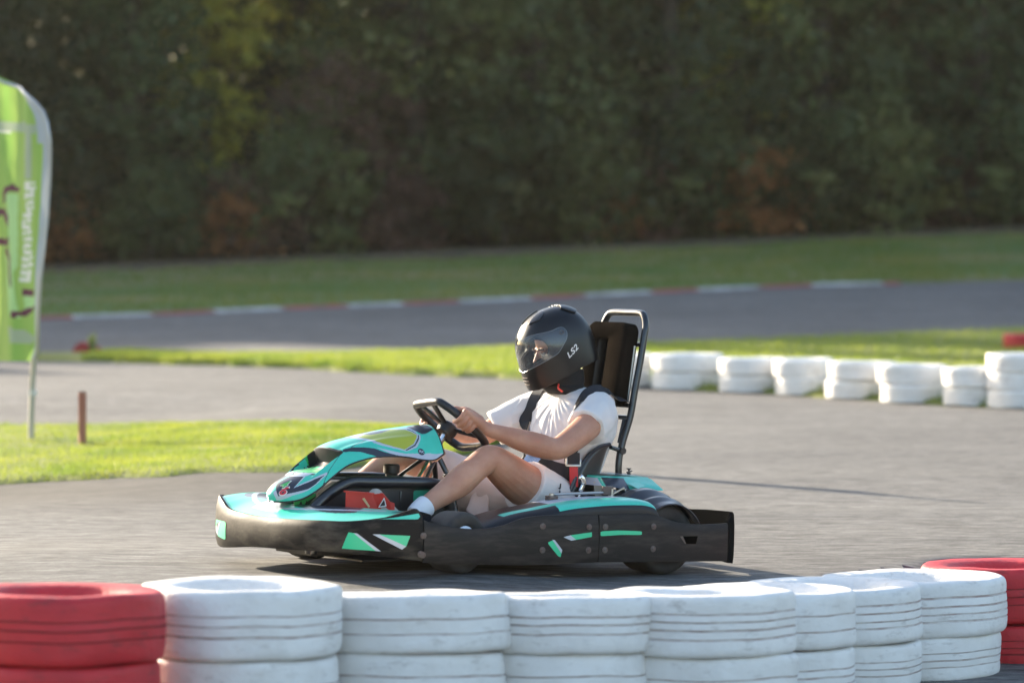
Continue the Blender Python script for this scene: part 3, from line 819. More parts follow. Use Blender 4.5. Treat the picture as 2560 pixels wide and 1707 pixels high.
# --- side walls, near and far
sw = [(.668, .622, .080, .240), (.60, .626, .074, .222), (.45, .634, .068, .203), (.33, .640, .064, .212), (.23, .646, .061, .241), (.13, .656, .062, .251), (0, .660, .064, .250), (-.110, .662, .065, .248)]
rw = [(-.116, .662, .065, .248), (-.25, .664, .063, .248), (-.35, .664, .061, .248), (-.413, .664, .060, .238), (-.47, .664, .059, .221), (-.53, .663, .058, .209), (-.60, .661, .057, .204), (-.66, .661, .056, .203), (-.71, .660, .055, .204), (-.752, .658, .054, .206)]
for sg in (1, -1):
    a = [(x, y * sg, b, t) for x, y, b, t in sw]; b_ = [(x, y * sg, b, t) for x, y, b, t in rw]
    s_o, sP, sat = wall('side_panel', a, M_band); r_o, rP, rat = wall('rear_side_panel', b_, M_band, bulge=.003)
    for x, z in [(.150, .210), (.150, .119), (-.063, .204), (-.062, .114)]: bolt(sat, sP, x, z, s_o)
    for x, z in [(-.143, .203), (-.143, .113)]: bolt(rat, rP, x, z, r_o)
    for x, z in [(-.375, .200), (-.375, .112)]: bolt(rat, rP, x, z, r_o)
    stick(sat, sP, roundpoly([(.130, .147), (.103, .157), (.064, .112), (.066, .090), (.078, .094)], .2), M_green, s_o)
    stick(sat, sP, [(.108, .158), (.097, .157), (.061, .118), (.0635, .104)], M_silver, s_o, off=.0024)
    stick(sat, sP, [(.056, .167), (.024, .174), (-.003, .156), (.019, .153)], M_silver, s_o)
    stick(sat, sP, [(.024, .174), (-.076, .184), (-.076, .166), (-.003, .156)], M_green, s_o)
    stick(rat, rP, roundpoly([(-.120, .167), (-.120, .186), (-.20, .1885), (-.318, .183), (-.318, .168), (-.22, .171)], .2), M_green, r_o)
    stick(rat, rP, [(-.505, .159), (-.597, .158), (-.588, .127), (-.531, .129)], M_slot, r_o, 'slot')  # flat black patch paints the slot's dark depth on the panel
    stick(rat, rP, [(-.505, .159), (-.520, .159), (-.537, .129), (-.531, .129)], M_bolt, r_o, 'slot_rim', off=.0026)
# rear bumper: closes the back between both side panels
rb = [(-0.755, .656, .048, .214), (-0.774, .655, .045, .236), (-0.792, .645, .044, .247), (-0.802, .615, .045, .249), (-0.804, .55, .048, .248), (-0.804, .45, .052, .246), (-0.801, .3, .055, .24), (-0.801, 0, .055, .238), (-0.801, -.3, .055, .24), (-0.804, -.45, .052, .246), (-0.804, -.55, .048, .248), (-0.802, -.615, .045, .249), (-0.792, -.645, .044, .247), (-0.774, -.655, .045, .236), (-0.755, -.656, .048, .214)]
rbo, _, _ = wall('rear_bumper', rb, mat('rear_bumper_plastic', (.010, .010, .010), .95, spec=0), th=.02, bulge=.004)
MB().box((-.765, 0, .145), (.05, 1.12, .03), bev=.01).obj('bumper_bar', M_steel, rbo)

# --- front deck between bumper and nose
A = along([(x - .012 * (1 if x > .9 else .3), y * .975, 0, t - .006) for x, y, b, t in fb[1:-2]], 10)
inn = along([(.62, -.50, 0, .262), (.68, -.44, 0, .272), (.75, -.37, 0, .275), (.80, -.30, 0, .275), (.84, -.22, 0, .277), (.87, -.15, 0, .272), (.885, -.07, 0, .266), (.885, 0, 0, .264), (.875, .12, 0, .266), (.82, .25, 0, .268), (.73, .36, 0, .266), (.62, .45, 0, .258), (.56, .50, 0, .250)], 9)
def dk(u, v):
    a = A[min(int(u * (len(A) - 1)), len(A) - 1)]; b = inn[min(int(u * (len(inn) - 1)), len(inn) - 1)]
    p = a + (b - a) * v
    return (p[0], p[1], p[3] + .010 * math.sin(math.pi * v))
DU, DV = 260, 44
A, inn = [np.array([np.interp(np.linspace(0, len(q) - 1, 521), np.arange(len(q)), q[:, k]) for k in range(4)]).T for q in (A, inn)]
us = list(np.linspace(0, 1, DU + 1)); vv = list(np.linspace(0, 1, DV + 1)); mb = MB().grid(dk, us, vv)
m_ = []
for i in range(DU):
    for j in range(DV):
        u, v = (i + .5) / DU, (j + .5) / DV
        w = abs(u - .5) * 2; c = 0
        if v > .62 + .2 * math.sin(9 * w) and .20 < w < .62: c = 1
        if abs(v - (.55 + .35 * (w - .25))) < .055 and .1 < w < .75: c = 2
        if w < .16 and v > .30: c = 2
        if w > .80 and v > .45: c = 1
        m_.append(c)
mb.m = m_
mb.grid(lambda u, v: (lambda p: (p[0] - .02 * v, p[1] * (1 - .02 * v), p[2] - .10 * v))(dk(u, 1)), us, [0, .5, 1], 1)
mb.obj('front_deck', [M_teal, M_navy, M_silver], kart)
# --- nose panel
NE = np.array(spline([(.972, .015, .275), (.945, .07, .277), (.902, .115, .292), (.845, .14, .330), (.790, .152, .378), (.728, .158, .421), (.648, .160, .445), (.570, .160, .455), (.470, .160, .453), (.385, .158, .441), (.325, .152, .440), (.275, .140, .462)], 8))
NC = np.array(spline([(.985, 0, .279), (.985, 0, .308), (.948, 0, .345), (.888, 0, .376), (.838, 0, .413), (.780, 0, .454), (.72, 0, .496), (.62, 0, .522), (.51, 0, .545), (.40, 0, .560), (.325, 0, .568), (.272, 0, .570)], 8))
NN = len(NE)
def nose_at(u, v):
    i = u * (NN - 1); a = min(int(i), NN - 2); f = i - a
    e = NE[a] + (NE[a + 1] - NE[a]) * f; c = NC[a] + (NC[a + 1] - NC[a]) * f
    w = abs(v); k = w ** 2.3
    # the top end rounds off towards the driver
    p = np.array([c[0] + (e[0] - c[0]) * k, e[1] * v * (1 + .10 * (1 - w) * w), c[2] + (e[2] - c[2]) * k])
    lip = clamp((.505 - u) / .010) * sstep((u - .28) / .20) * sstep((.67 - w) / .06)
    p[2] -= .050 * lip; p[0] -= .022 * lip
    crease = sstep((u - .40) / .15) * sstep((.99 - u) / .1) * math.exp(-((w - .62) / .09) ** 2)
    p[2] += .006 * crease
    return p
nu, nv = 520, 216
us = list(np.linspace(0, 1, nu + 1)); vv = list(np.linspace(-1, 1, nv + 1))
mb = MB().grid(lambda u, v: nose_at(u, v), us, vv)
NU = np.array([((i + .5) / nu, abs(-1 + 2 * (j + .5) / nv)) for i in range(nu) for j in range(nv)])
mi = np.zeros(len(NU), int)
NOSE_M = [M_teal, M_navy, M_silver, M_lime, M_bgreen, M_inkblack, M_white, M_pred]
NOSE_PRINT_SHADE = [
(2,[(0.6216,0.0947),(0.6504,0.0485),(0.6794,0.0108),(0.7201,0.0218),(0.7684,0.1268),(0.7919,0.1277),(0.8332,0.2425),(0.8382,0.3304),(0.846,0.3987),(0.8538,0.4978),(0.8616,0.6012),(0.8552,0.6482),(0.8502,0.6842),(0.8323,0.7421),(0.8144,0.8059),(0.7873,0.8455),(0.7605,0.8909),(0.7518,0.8947),(0.7432,0.8957),(0.7045,0.8345),(0.6733,0.7448),(0.6528,0.6646),(0.6447,0.481),(0.6302,0.33)]),
(1,[(0.8303,0.2675),(0.836,0.3494),(0.844,0.4146),(0.8487,0.5031),(0.8527,0.5972),(0.8467,0.6422),(0.8421,0.6757),(0.8254,0.7264),(0.8088,0.7823),(0.7827,0.8292),(0.757,0.8791),(0.7506,0.8807),(0.745,0.882),(0.7241,0.8442),(0.7064,0.7942),(0.7279,0.7633),(0.7499,0.7315),(0.7828,0.5667)]),
(2,[(0.6427,0.2243),(0.6705,0.1533),(0.7,0.0501),(0.7337,0.0876),(0.7707,0.0735),(0.7924,0.1975),(0.8214,0.2735),(0.828,0.3436),(0.8365,0.4009),(0.8437,0.4783),(0.8503,0.5632),(0.8442,0.6124),(0.8403,0.6448),(0.824,0.7003),(0.8083,0.7569),(0.7766,0.8186),(0.7447,0.8848),(0.7087,0.8188),(0.6791,0.7266),(0.6609,0.6547),(0.6548,0.4811),(0.6477,0.3696)]),
(3,[(0.6427,0.2243),(0.6693,0.1669),(0.6968,0.0889),(0.7299,0.1325),(0.7659,0.1324),(0.7878,0.2298),(0.8152,0.2947),(0.8219,0.3611),(0.8302,0.4161),(0.8376,0.4839),(0.8445,0.5589),(0.8377,0.61),(0.8334,0.6431),(0.8181,0.695),(0.8037,0.7478),(0.7759,0.8045),(0.7473,0.8682),(0.7131,0.8007),(0.6846,0.7127),(0.6663,0.6389),(0.6607,0.4584),(0.6506,0.3571)]),
(2,[(0.6488,0.7755),(0.6698,0.8402),(0.6919,0.8934),(0.7131,0.9242),(0.7368,0.9457),(0.7685,0.932),(0.8015,0.9176),(0.886,0.9083),(0.9931,0.9835),(0.9615,1.05),(0.9231,1.05),(0.883,0.995),(0.807,1.05),(0.765,1.05),(0.7374,1.05),(0.7011,0.9997),(0.6803,0.9683),(0.6631,0.8838)]),
(1,[(0.523,0.6),(0.5403,0.6375),(0.5602,0.6534),(0.5813,0.6888),(0.6031,0.7177),(0.6195,0.7519),(0.6364,0.787),(0.6483,0.8548),(0.6615,0.9161),(0.678,0.951),(0.6955,0.9808),(0.7192,0.999),(0.6981,1.05),(0.7808,1.0),(0.8189,0.9957),(0.6704,1.05),(0.6535,1.05),(0.6346,1.05),(0.6135,1.05),(0.6096,1.05),(0.6016,0.9807),(0.5827,0.9045),(0.5685,0.8099),(0.5514,0.7641),(0.5346,0.713),(0.5248,0.6998),(0.5154,0.683),(0.5138,0.6606),(0.5129,0.6378),(0.5173,0.6204)]),
(1,[(0.8504,0.109),(0.8866,0.0656),(0.9093,0.0249),(0.9206,0.0192),(0.9332,0.0222),(0.9517,0.0065),(0.9897,0.0342),(0.9839,0.2781),(0.9887,0.4393),(0.9415,0.4938),(0.8995,0.5582),(0.888,0.5546),(0.8771,0.551),(0.8673,0.4848),(0.8571,0.4253),(0.8478,0.3461),(0.8421,0.2409),(0.8382,0.1397)]),
(2,[(0.8174,0.1597),(0.8286,0.1874),(0.8411,0.2113),(0.8476,0.348),(0.8597,0.444),(0.8565,0.4497),(0.8532,0.4555),(0.8425,0.3884),(0.8345,0.3063),(0.8246,0.2436)]),
(1,[(0.6711,0.0918),(0.6994,0.0375),(0.7319,0.0684),(0.7493,0.0891),(0.7722,0.169),(0.7492,0.2361),(0.7272,0.2849),(0.7056,0.2744),(0.6852,0.2537),(0.6774,0.1838)]),
(1,[(0.551,0.6619),(0.5629,0.6446),(0.5755,0.619),(0.5881,0.6019),(0.6018,0.5733),(0.623,0.5349),(0.6424,0.501),(0.6441,0.4872),(0.6456,0.4715),(0.6271,0.4937),(0.6076,0.5264),(0.5921,0.57),(0.5779,0.5976),(0.5644,0.6286),(0.5516,0.65),(0.5516,0.656)]),
(1,[(0.5134,0.6336),(0.4832,0.6716),(0.4519,0.7173),(0.417,0.7765),(0.3823,0.8269),(0.3591,0.875),(0.3365,0.9167),(0.3164,0.9554),(0.2971,0.9928),(0.2976,0.9988),(0.3015,1.05),(0.317,0.9679),(0.3368,0.9294),(0.3593,0.8885),(0.3823,0.8411),(0.4162,0.7914),(0.4517,0.7315),(0.4825,0.6873),(0.5131,0.6469),(0.513,0.6403)]),
(5,[(0.2651,0.1326),(0.3341,0.6467),(0.3677,0.6667),(0.4024,0.6659),(0.4308,0.6703),(0.4565,0.6726),(0.4848,0.6663),(0.5052,0.4914),(0.5122,0.201),(0.514,0.1003),(0.5169,0.0165),(0.5167,0.3308),(0.5177,0.5764),(0.5132,0.6175),(0.5108,0.6461),(0.5023,0.5491),(0.4584,0.6708),(0.4991,0.3078),(0.4993,0.2037),(0.5003,0.0946),(0.5014,0.0268),(0.4962,0.6373),(0.449,0.6466),(0.3957,0.6382),(0.2796,0.026),(0.2722,0.0787)]),
(0,[(0.2922,0.1694),(0.3558,0.6399),(0.377,0.6506),(0.4139,0.654),(0.4488,0.6556),(0.4808,0.6518),(0.5022,0.4108),(0.5013,0.5463),(0.4962,0.6414),(0.4673,0.6399),(0.4404,0.6339),(0.4131,0.631),(0.3435,0.1389),(0.3068,0.0161),(0.2843,0.0139),(0.2876,0.0854)]),
(1,[(0.5022,0.4722),(0.5019,0.2037),(0.5024,0.013),(0.4997,0.1603),(0.4973,0.3426),(0.479,0.6274),(0.4474,0.6275),(0.3566,0.0893),(0.2812,0.0984),(0.2771,0.0501),(0.2732,0.0025),(0.3443,0.1113),(0.4385,0.6306),(0.4673,0.6376),(0.4942,0.6423),(0.5008,0.6204)]),
(4,[(0.5022,0.005),(0.5011,0.1307),(0.5,0.247),(0.4997,0.3333),(0.4603,0.6752),(0.441,0.6721),(0.4925,0.1652),(0.4804,0.1073),(0.4677,0.0522),(0.4608,0.0841),(0.4558,0.249),(0.4138,0.1844),(0.3432,0.1249),(0.4367,0.6214),(0.4618,0.6259),(0.4865,0.6256),(0.4973,0.3426),(0.4996,0.1507)]),
(1,[(0.4966,0.1978),(0.4961,0.4074),(0.4865,0.6233),(0.4682,0.6251),(0.4502,0.6247),(0.4267,0.6222),(0.3448,0.0239),(0.3412,0.0571),(0.338,0.087),(0.4269,0.6202),(0.4504,0.6228),(0.4692,0.623),(0.4865,0.6215),(0.4956,0.3981),(0.4964,0.1944),(0.4965,0.196)]),
(2,[(0.2714,0.1188),(0.2918,0.0498),(0.3217,0.0583),(0.41,0.6224),(0.4442,0.6213),(0.4552,0.298),(0.4652,0.0533),(0.4725,0.0507),(0.4796,0.1484),(0.4367,0.1881),(0.3673,0.4442),(0.3288,0.5169),(0.299,0.5256),(0.2824,0.4607),(0.2672,0.3827),(0.2592,0.2528),(0.2537,0.0853),(0.2622,0.0145)]),
(6,[(0.4596,0.3402),(0.4696,0.0636),(0.483,0.1473),(0.4694,0.1184),(0.4526,0.1196),(0.4344,0.104),(0.4111,0.1354),(0.4352,0.0875)]),
(1,[(0.3163,0.1523),(0.3563,0.065),(0.4166,0.6266),(0.4348,0.6226),(0.4525,0.6154),(0.4448,0.3255),(0.4432,0.1818),(0.403,0.0648),(0.3574,0.3167),(0.3329,0.3375),(0.3121,0.3259),(0.3135,0.2473)]),
(6,[(0.4077,0.1481),(0.3954,0.0381),(0.3838,0.0611),(0.371,0.1469),(0.3593,0.2155),(0.3491,0.2577),(0.3395,0.2905),(0.3324,0.3013),(0.3255,0.3075),(0.3216,0.2971),(0.3181,0.2854),(0.3174,0.2607),(0.3171,0.236),(0.3203,0.2003),(0.3238,0.1612),(0.3312,0.1115),(0.3402,0.0477),(0.3534,0.0374),(0.3722,0.1825),(0.4115,0.6219),(0.4163,0.6234),(0.4214,0.6236),(0.4264,0.6235),(0.4308,0.6226),(0.4351,0.6215),(0.4382,0.6192),(0.441,0.6153),(0.4183,0.2749)]),
(7,[(0.3829,0.0116),(0.3767,0.0395),(0.3708,0.0863),(0.366,0.1175),(0.3615,0.1462),(0.3584,0.158),(0.3556,0.1697),(0.3548,0.165),(0.3538,0.161),(0.3551,0.1413),(0.3564,0.1206),(0.3601,0.0851),(0.3641,0.0448),(0.3701,0.0088),(0.3767,0.0696),(0.3846,0.1387),(0.3946,0.2352),(0.4243,0.6178),(0.4256,0.6194),(0.4269,0.6197),(0.4283,0.62),(0.4295,0.6191),(0.4308,0.6182),(0.4316,0.6163),(0.4117,0.3136),(0.4021,0.2031),(0.3958,0.1347),(0.3891,0.0692)]),
(5,[(0.4434,0.6186),(0.4432,0.3333),(0.4462,0.1613),(0.4098,0.0268),(0.3642,0.271),(0.369,0.2112),(0.3748,0.1386),(0.404,0.126)]),
(2,[(0.1704,0.3384),(0.1857,0.3651),(0.1971,0.3111),(0.2208,0.3321),(0.2425,0.2939),(0.2489,0.1168),(0.2589,0.0416),(0.274,0.3134),(0.2948,0.5011),(0.2485,0.57),(0.2049,0.6536),(0.2291,0.6509),(0.2529,0.6542),(0.3125,0.7332),(0.3689,0.8331),(0.3639,0.8567),(0.3589,0.8818),(0.3185,0.8821),(0.2782,0.8883),(0.2545,0.8911),(0.2314,0.8997),(0.1532,0.8422),(0.0287,0.9074),(0.0992,0.3133)]),
(1,[(0.1596,0.076),(0.1852,0.0218),(0.213,0.0341),(0.2339,0.0117),(0.2546,0.0548),(0.2675,0.2996),(0.2849,0.4769),(0.2613,0.5173),(0.2385,0.5648),(0.2161,0.6137),(0.1937,0.6607),(0.2208,0.6749),(0.2462,0.6928),(0.2984,0.7552),(0.3476,0.8496),(0.315,0.8565),(0.2826,0.8689),(0.2596,0.8672),(0.2377,0.8696),(0.171,0.777),(0.0885,0.6577),(0.1221,0.3547)])]
NOSE_PRINT_SHADE += [(4, [(.30, .10), (.33, .42), (.40, .60), (.47, .62), (.47, -.1), (.32, -.1)]), (1, [(.28, .02), (.42, .16), (.47, .30), (.47, .18), (.42, .08), (.30, -.02)]), (0, [(.33, -.1), (.47, -.1), (.47, .08), (.42, .02)]),
               (5, [(.455, -.1), (.452, .40), (.44, .60), (.465, .68), (.512, .67), (.512, -.1)])]  # black here paints the dark inside of the duct opening
for c, poly in NOSE_PRINT_SHADE: mi[inpoly(NU[:, 0], NU[:, 1], poly)] = c
mb.m = list(mi)
nose = mb.obj('nose_panel', NOSE_M, kart, sharp=50)
sol = nose.modifiers.new('thickness', 'SOLIDIFY'); sol.thickness = .005; sol.offset = -1
rim = [tuple(nose_at(u, 1) + np.array((0, .001, -.002))) for u in np.linspace(.0, 1, 60)] + [tuple(nose_at(1, v) + np.array((-.001, 0, -.002))) for v in np.linspace(1, -1, 30)] + [tuple(nose_at(u, -1) + np.array((0, -.001, -.002))) for u in np.linspace(1, 0, 60)]
MB().tube(rim, .0032, 6).obj('panel_edge', M_black, nose)
def nose_n(u, v):
    e = 1e-3; p = Vector(nose_at(u, v)); a = Vector(nose_at(min(u + e, 1), v)) - Vector(nose_at(max(u - e, 0), v)); b = Vector(nose_at(u, min(v + e, 1))) - Vector(nose_at(u, max(v - e, -1)))
    n = a.cross(b).normalized(); return p, (n if n.z > 0 else -n)
def print_on_nose(text, u, v, size, m, name, dirpt, off=.0015, shear=0.0, wide=1.0):
    """lettering laid on the nose panel; dirpt: a (u, v) towards which the text runs"""
    p, n = nose_n(u, v); q, _ = nose_n(*dirpt)
    x = (q - p); x = (x - n * x.dot(n)).normalized(); y = n.cross(x)
    cu = bpy.data.curves.new('t', 'FONT'); cu.body = text; cu.size = size; cu.align_x = 'CENTER'; cu.align_y = 'CENTER'; cu.offset = size * .02; cu.shear = shear; cu.extrude = .0004
    t = bpy.data.objects.new('t', cu); COL.objects.link(t)
    me = bpy.data.meshes.new_from_object(t.evaluated_get(bpy.context.evaluated_depsgraph_get())); bpy.data.objects.remove(t)
    M = Matrix((x * wide, y, n)).transposed().to_4x4(); M.translation = p + n * off
    me.transform(M); me.materials.clear(); me.materials.append(m)
    return link(bpy.data.objects.new(name, me), nose)
print_on_nose('4', .178, .36, .050, M_bgreen, 'number', (.195, .56), .002, .35, 1.1)
print_on_nose('6', .140, .56, .052, M_pred, 'number', (.157, .76), .0022, .35, 1.1)
print_on_nose('4', .178, .36, .058, M_white, 'number_edge', (.195, .56), .0014, .35, 1.1)
print_on_nose('6', .140, .56, .061, M_white, 'number_edge', (.157, .76), .0016, .35, 1.1)
p, n = nose_n(.825, .89)
bd = MB().lathe([(.0150, 0), (.0150, .0008), (0, .0008)], Matrix.Translation(p + n * .001) @ n.to_track_quat('Z', 'Y').to_matrix().to_4x4(), 20).obj('round_badge', M_navy, nose)
print_on_nose('RK', .825, .89, .016, M_silver, 'badge_lettering', (.852, .905), .0025, .1, 1.1)
# green stays under the nose
mb = MB().box((.852, .055, .262), (.10, .005, .07), rot=(0, .2, 0)).box((.852, -.055, .262), (.10, .005, .07), rot=(0, .2, 0)).box((.80, .058, .262), (.018, .008, .085), rot=(0, -.5, 0))
mb.obj('nose_bracket', M_bgreen, kart)
MB().prism([(.895, .245), (.875, .278), (.865, .25), (.85, .28), (.84, .25), (.83, .275), (.83, .245)], 'y', .058, .0592).obj('bracket_print', M_inkblack, kart)
MB().lathe([(0, -.012), (.018, -.012), (.022, 0), (.014, .016), (0, .018)], Matrix.Translation((.80, .09, .245)), 14).obj('bracket_knob', mat('knob_cream', (.5, .47, .40), .5), kart)

# --- tank box between the legs
tk = MB().prism([(.87, .07), (.87, .235), (.845, .275), (.715, .350), (.32, .345), (.26, .315), (.24, .07)], 'y', -.135, .135)
tank = tk.obj('fuel_tank', mat('tank_plastic', (.014, .013, .013), .5, col2=(.03, .027, .026), vscale=6), kart, sharp=30)
for sg in (1, -1):
    pts = spline([(.872, .140 * sg, .08), (.872, .140 * sg, .225), (.83, .140 * sg, .285), (.72, .140 * sg, .348), (.60, .140 * sg, .352), (.34, .140 * sg, .344), (.265, .140 * sg, .312), (.24, .140 * sg, .24)], 8)
    MB().tube(pts, .024, 12).obj('tank_rim', M_steel, tank)
    MB().box((.47, .137 * sg, .20), (.008, .008, .23), bev=.002).box((.56, .137 * sg, .20), (.006, .006, .23), bev=.002).obj('tank_rib', M_steel, tank)
    MB().prism(roundpoly([(.41, .318), (.41, .245), (.30, .245), (.30, .318)], .12), 'y', .1355 * sg, .1375 * sg).obj('tank_sticker', mat('sticker_green', (.02, .32, .20), .4), tank)
MB().lathe([(.022, 0), (.024, .03), (.033, .034), (.033, .064), (.028, .068), (0, .068)], Matrix.Translation((.43, 0, .345)), 18).obj('tank_cap', M_black, tank)
mbb = MB()
for k in range(3): mbb.lathe([(.007, 0), (.007, .006), (.003, .009), (0, .009)], Matrix.Translation((.54 - .035 * k, .02, .347)), 8)
mbb.obj('tank_screw', M_zinc, tank)

# --- pedals
pd = MB().prism([(.785, .10), (.785, .328), (.668, .318), (.662, .10)], 'y', .242, .247).prism([(.785, .322), (.785, .328), (.668, .319), (.668, .313)], 'y', .225, .262)
pd.add([(.668, .245, .10), (.668, .245, .312), (.628, .262, .318), (.60, .268, .285), (.575, .262, .278), (.57, .262, .10)], [(0, 1, 2, 3, 4, 5)])
pd.add([(.628, .262, .318), (.60, .268, .285), (.60, .20, .285), (.628, .20, .318)], [(0, 1, 2, 3)])
pedal = pd.obj('pedal_box', M_pedal, kart, smooth=False)
sl = pedal.modifiers.new('t', 'SOLIDIFY'); sl.thickness = .003
MB().add([(.648, .2595, .262), (.618, .2725, .268), (.627, .2685, .302)], [(0, 1, 2)]).obj('warning_triangle', M_white, pedal)
MB().add([(.643, .2625, .267), (.623, .2715, .271), (.628, .2695, .294)], [(0, 1, 2)]).obj('warning_mark', M_inkblack, pedal)
MB().prism([(.705, .30), (.715, .296), (.685, .262), (.678, .266)], 'y', .2475, .2495).obj('pedal_scratch', mat('pedal_worn', (.55, .42, .22), .5), pedal)
MB().tube([(.58, -.22, .10), (.62, -.22, .27)], .010, 8).box((.625, -.22, .28), (.015, .08, .05)).obj('brake_pedal', M_zinc, kart)

# --- steering wheel
wu = Vector((.76, 0, .65)).normalized(); wn = Vector((-.65, 0, .76)).normalized()
rot = Matrix.Rotation(rad(-9), 3, wn)
wx = rot @ Vector((0, 1, 0)); wy = rot @ wu; wc = Vector((.168, 0, .578))
def wpt(a, b, c=0): return wc + wx * a + wy * b + wn * c
outline = [(-.092, .120), (0, .123), (.092, .120), (.120, .100), (.140, .05), (.146, 0), (.146, -.06), (.134, -.112), (.10, -.145), (0, -.150), (-.10, -.145), (-.134, -.112), (-.146, -.06), (-.146, 0), (-.140, .05), (-.118, .098)]
ring = [tuple(wpt(float(p[0]), float(p[1]))) for p in spline(outline, 5, closed=True)]
ring.append(ring[0])
swheel = MB().tube(ring, .0165, 12, caps=False, up=tuple(wn)).obj('steering_wheel', mat('wheel_grip', (.012, .012, .014), .38, bump=.1, bscale=300), kart)
sp = MB()
def bar(p, q, w, t): sp.tube([p, (Vector(p) + Vector(q)) / 2, q], w, 8, flat=t / w, up=tuple((Vector(q) - Vector(p)).cross(wn)))
hubp = wpt(0, -.015, -.018)
bar(hubp, wpt(-.055, .118, -.004), .017, .007); bar(hubp, wpt(.055, .118, -.004), .017, .007)
bar(hubp, wpt(.135, -.095, -.004), .014, .006); bar(hubp, wpt(-.135, -.095, -.004), .014, .006)
sp.obj('spoke', M_black, swheel)
mw = Matrix((wx, wy, wn)).transposed().to_4x4(); mw.translation = hubp
MB().lathe([(0, -.03), (.036, -.03), (.042, -.01), (.040, .012), (.030, .018), (0, .018)], mw, 20).obj('wheel_hub', M_black, swheel)
mbb = MB()
for k in range(3):
    a = k * 2.1 + .4; mm = mw @ Matrix.Translation((.026 * math.cos(a), .026 * math.sin(a), .018)); mbb.lathe([(.006, 0), (.006, .004), (0, .006)], mm, 8)
for a, b in ((-.035, .07), (.035, .07), (.07, -.047), (-.07, -.047)):
    mm = mw @ Matrix.Translation((a, b + .02, .018)); mbb.lathe([(.005, 0), (.004, .004), (0, .005)], mm, 8)
mbb.obj('hub_bolt', M_zinc, swheel)
MB().tube([tuple(hubp), (.30, 0, .355), (.42, 0, .20), (.45, 0, .1)], .012, 10).obj('steering_column', M_chrome, kart)
st = MB()
for sg in (1, -1):
    st.tube([(.225, .012 * sg, .455), (.19, .05 * sg, .36), (.15, .10 * sg, .10)], .011, 8)
    st.tube([(.235, .03 * sg, .45), (.33, .10 * sg, .36)], .008, 8)
st.box((.178, .055, .37), (.06, .045, .03), rot=(0, .4, 0), bev=.004)
st.obj('column_support', M_steel, kart)
MB().box((.245, .045, .442), (.085, .018, .022), rot=(0, .55, .2), bev=.004).obj('nose_clamp', M_zinc, kart)

# --- floor, rails, axle
MB().box((.24, 0, .060), (1.0, .60, .006)).obj('floor_tray', M_black, kart)
fr = MB()
for sg in (1, -1):
    fr.tube(spline([(.90, .20 * sg, .125), (.62, .28 * sg, .09), (.2, .33 * sg, .075), (-.3, .33 * sg, .085), (-.72, .32 * sg, .10)], 6), .016, 8)
    fr.tube(spline([(.80, .50 * sg, .13), (.45, .60 * sg, .11), (.1, .56 * sg, .11), (-.2, .50 * sg, .11), (-.3, .33 * sg, .09)], 6), .012, 8)
    fr.tube([(.5, .2 * sg, .10), (.5, .42 * sg, .13)], .014, 8)
for x, z in ((.885, .125), (.25, .075), (-.3, .075)): fr.tube([(x, -.31, z), (x, .31, z)], .015, 8)
fr.obj('chassis_frame', M_steel, kart)
MB().tube([(-.5, -.52, .14), (-.5, .52, .14)], .022, 12).obj('rear_axle', M_steel, kart)

def kart_wheel(x, y, r, wd, steer=0.0, lift=0.0):
    rot = Matrix.Rotation(rad(steer), 4, 'Z'); M = Matrix.Translation((x, y, r + lift)) @ rot @ Matrix.Rotation(rad(90), 4, 'X')
    h = wd / 2; k = r * .50
    w = empty('wheel', (0, 0, 0)); w.parent = kart
    side = [(k, h * .70), (k + .012, h * .92), (r * .80, h * 1.0), (r * .92, h * .95), (r * .985, h * .80), (r, h * .55)]
    pts = [(float(p[0]), float(p[1])) for p in spline(side, 4)]
    prof = pts + [(r * 1.004, 0)] + [(a, -b) for a, b in pts[::-1]]
    MB().lathe(prof, M, 44).obj('tyre', M_tyrer, w)
    MB().lathe([(k + .006, h * .86), (k - .004, h * .92), (k - .012, h * .80), (k - .016, h * .3), (k - .03, .0), (.03, -.0), (.03, .03), (.0, .034)], M, 30).lathe([(k + .006, -h * .86), (k - .004, -h * .92), (k - .012, -h * .80), (k - .016, -h * .3), (k - .03, -.0), (.03, -.002), (.03, -.03), (.0, -.034)], M, 30).obj('rim', M_rim, w)
    return w
kart_wheel(.465, .525, .118, .125, 13, .028); kart_wheel(.495, -.515, .125, .125, 10)
kart_wheel(-.50, .50, .140, .19); kart_wheel(-.50, -.50, .140, .19)

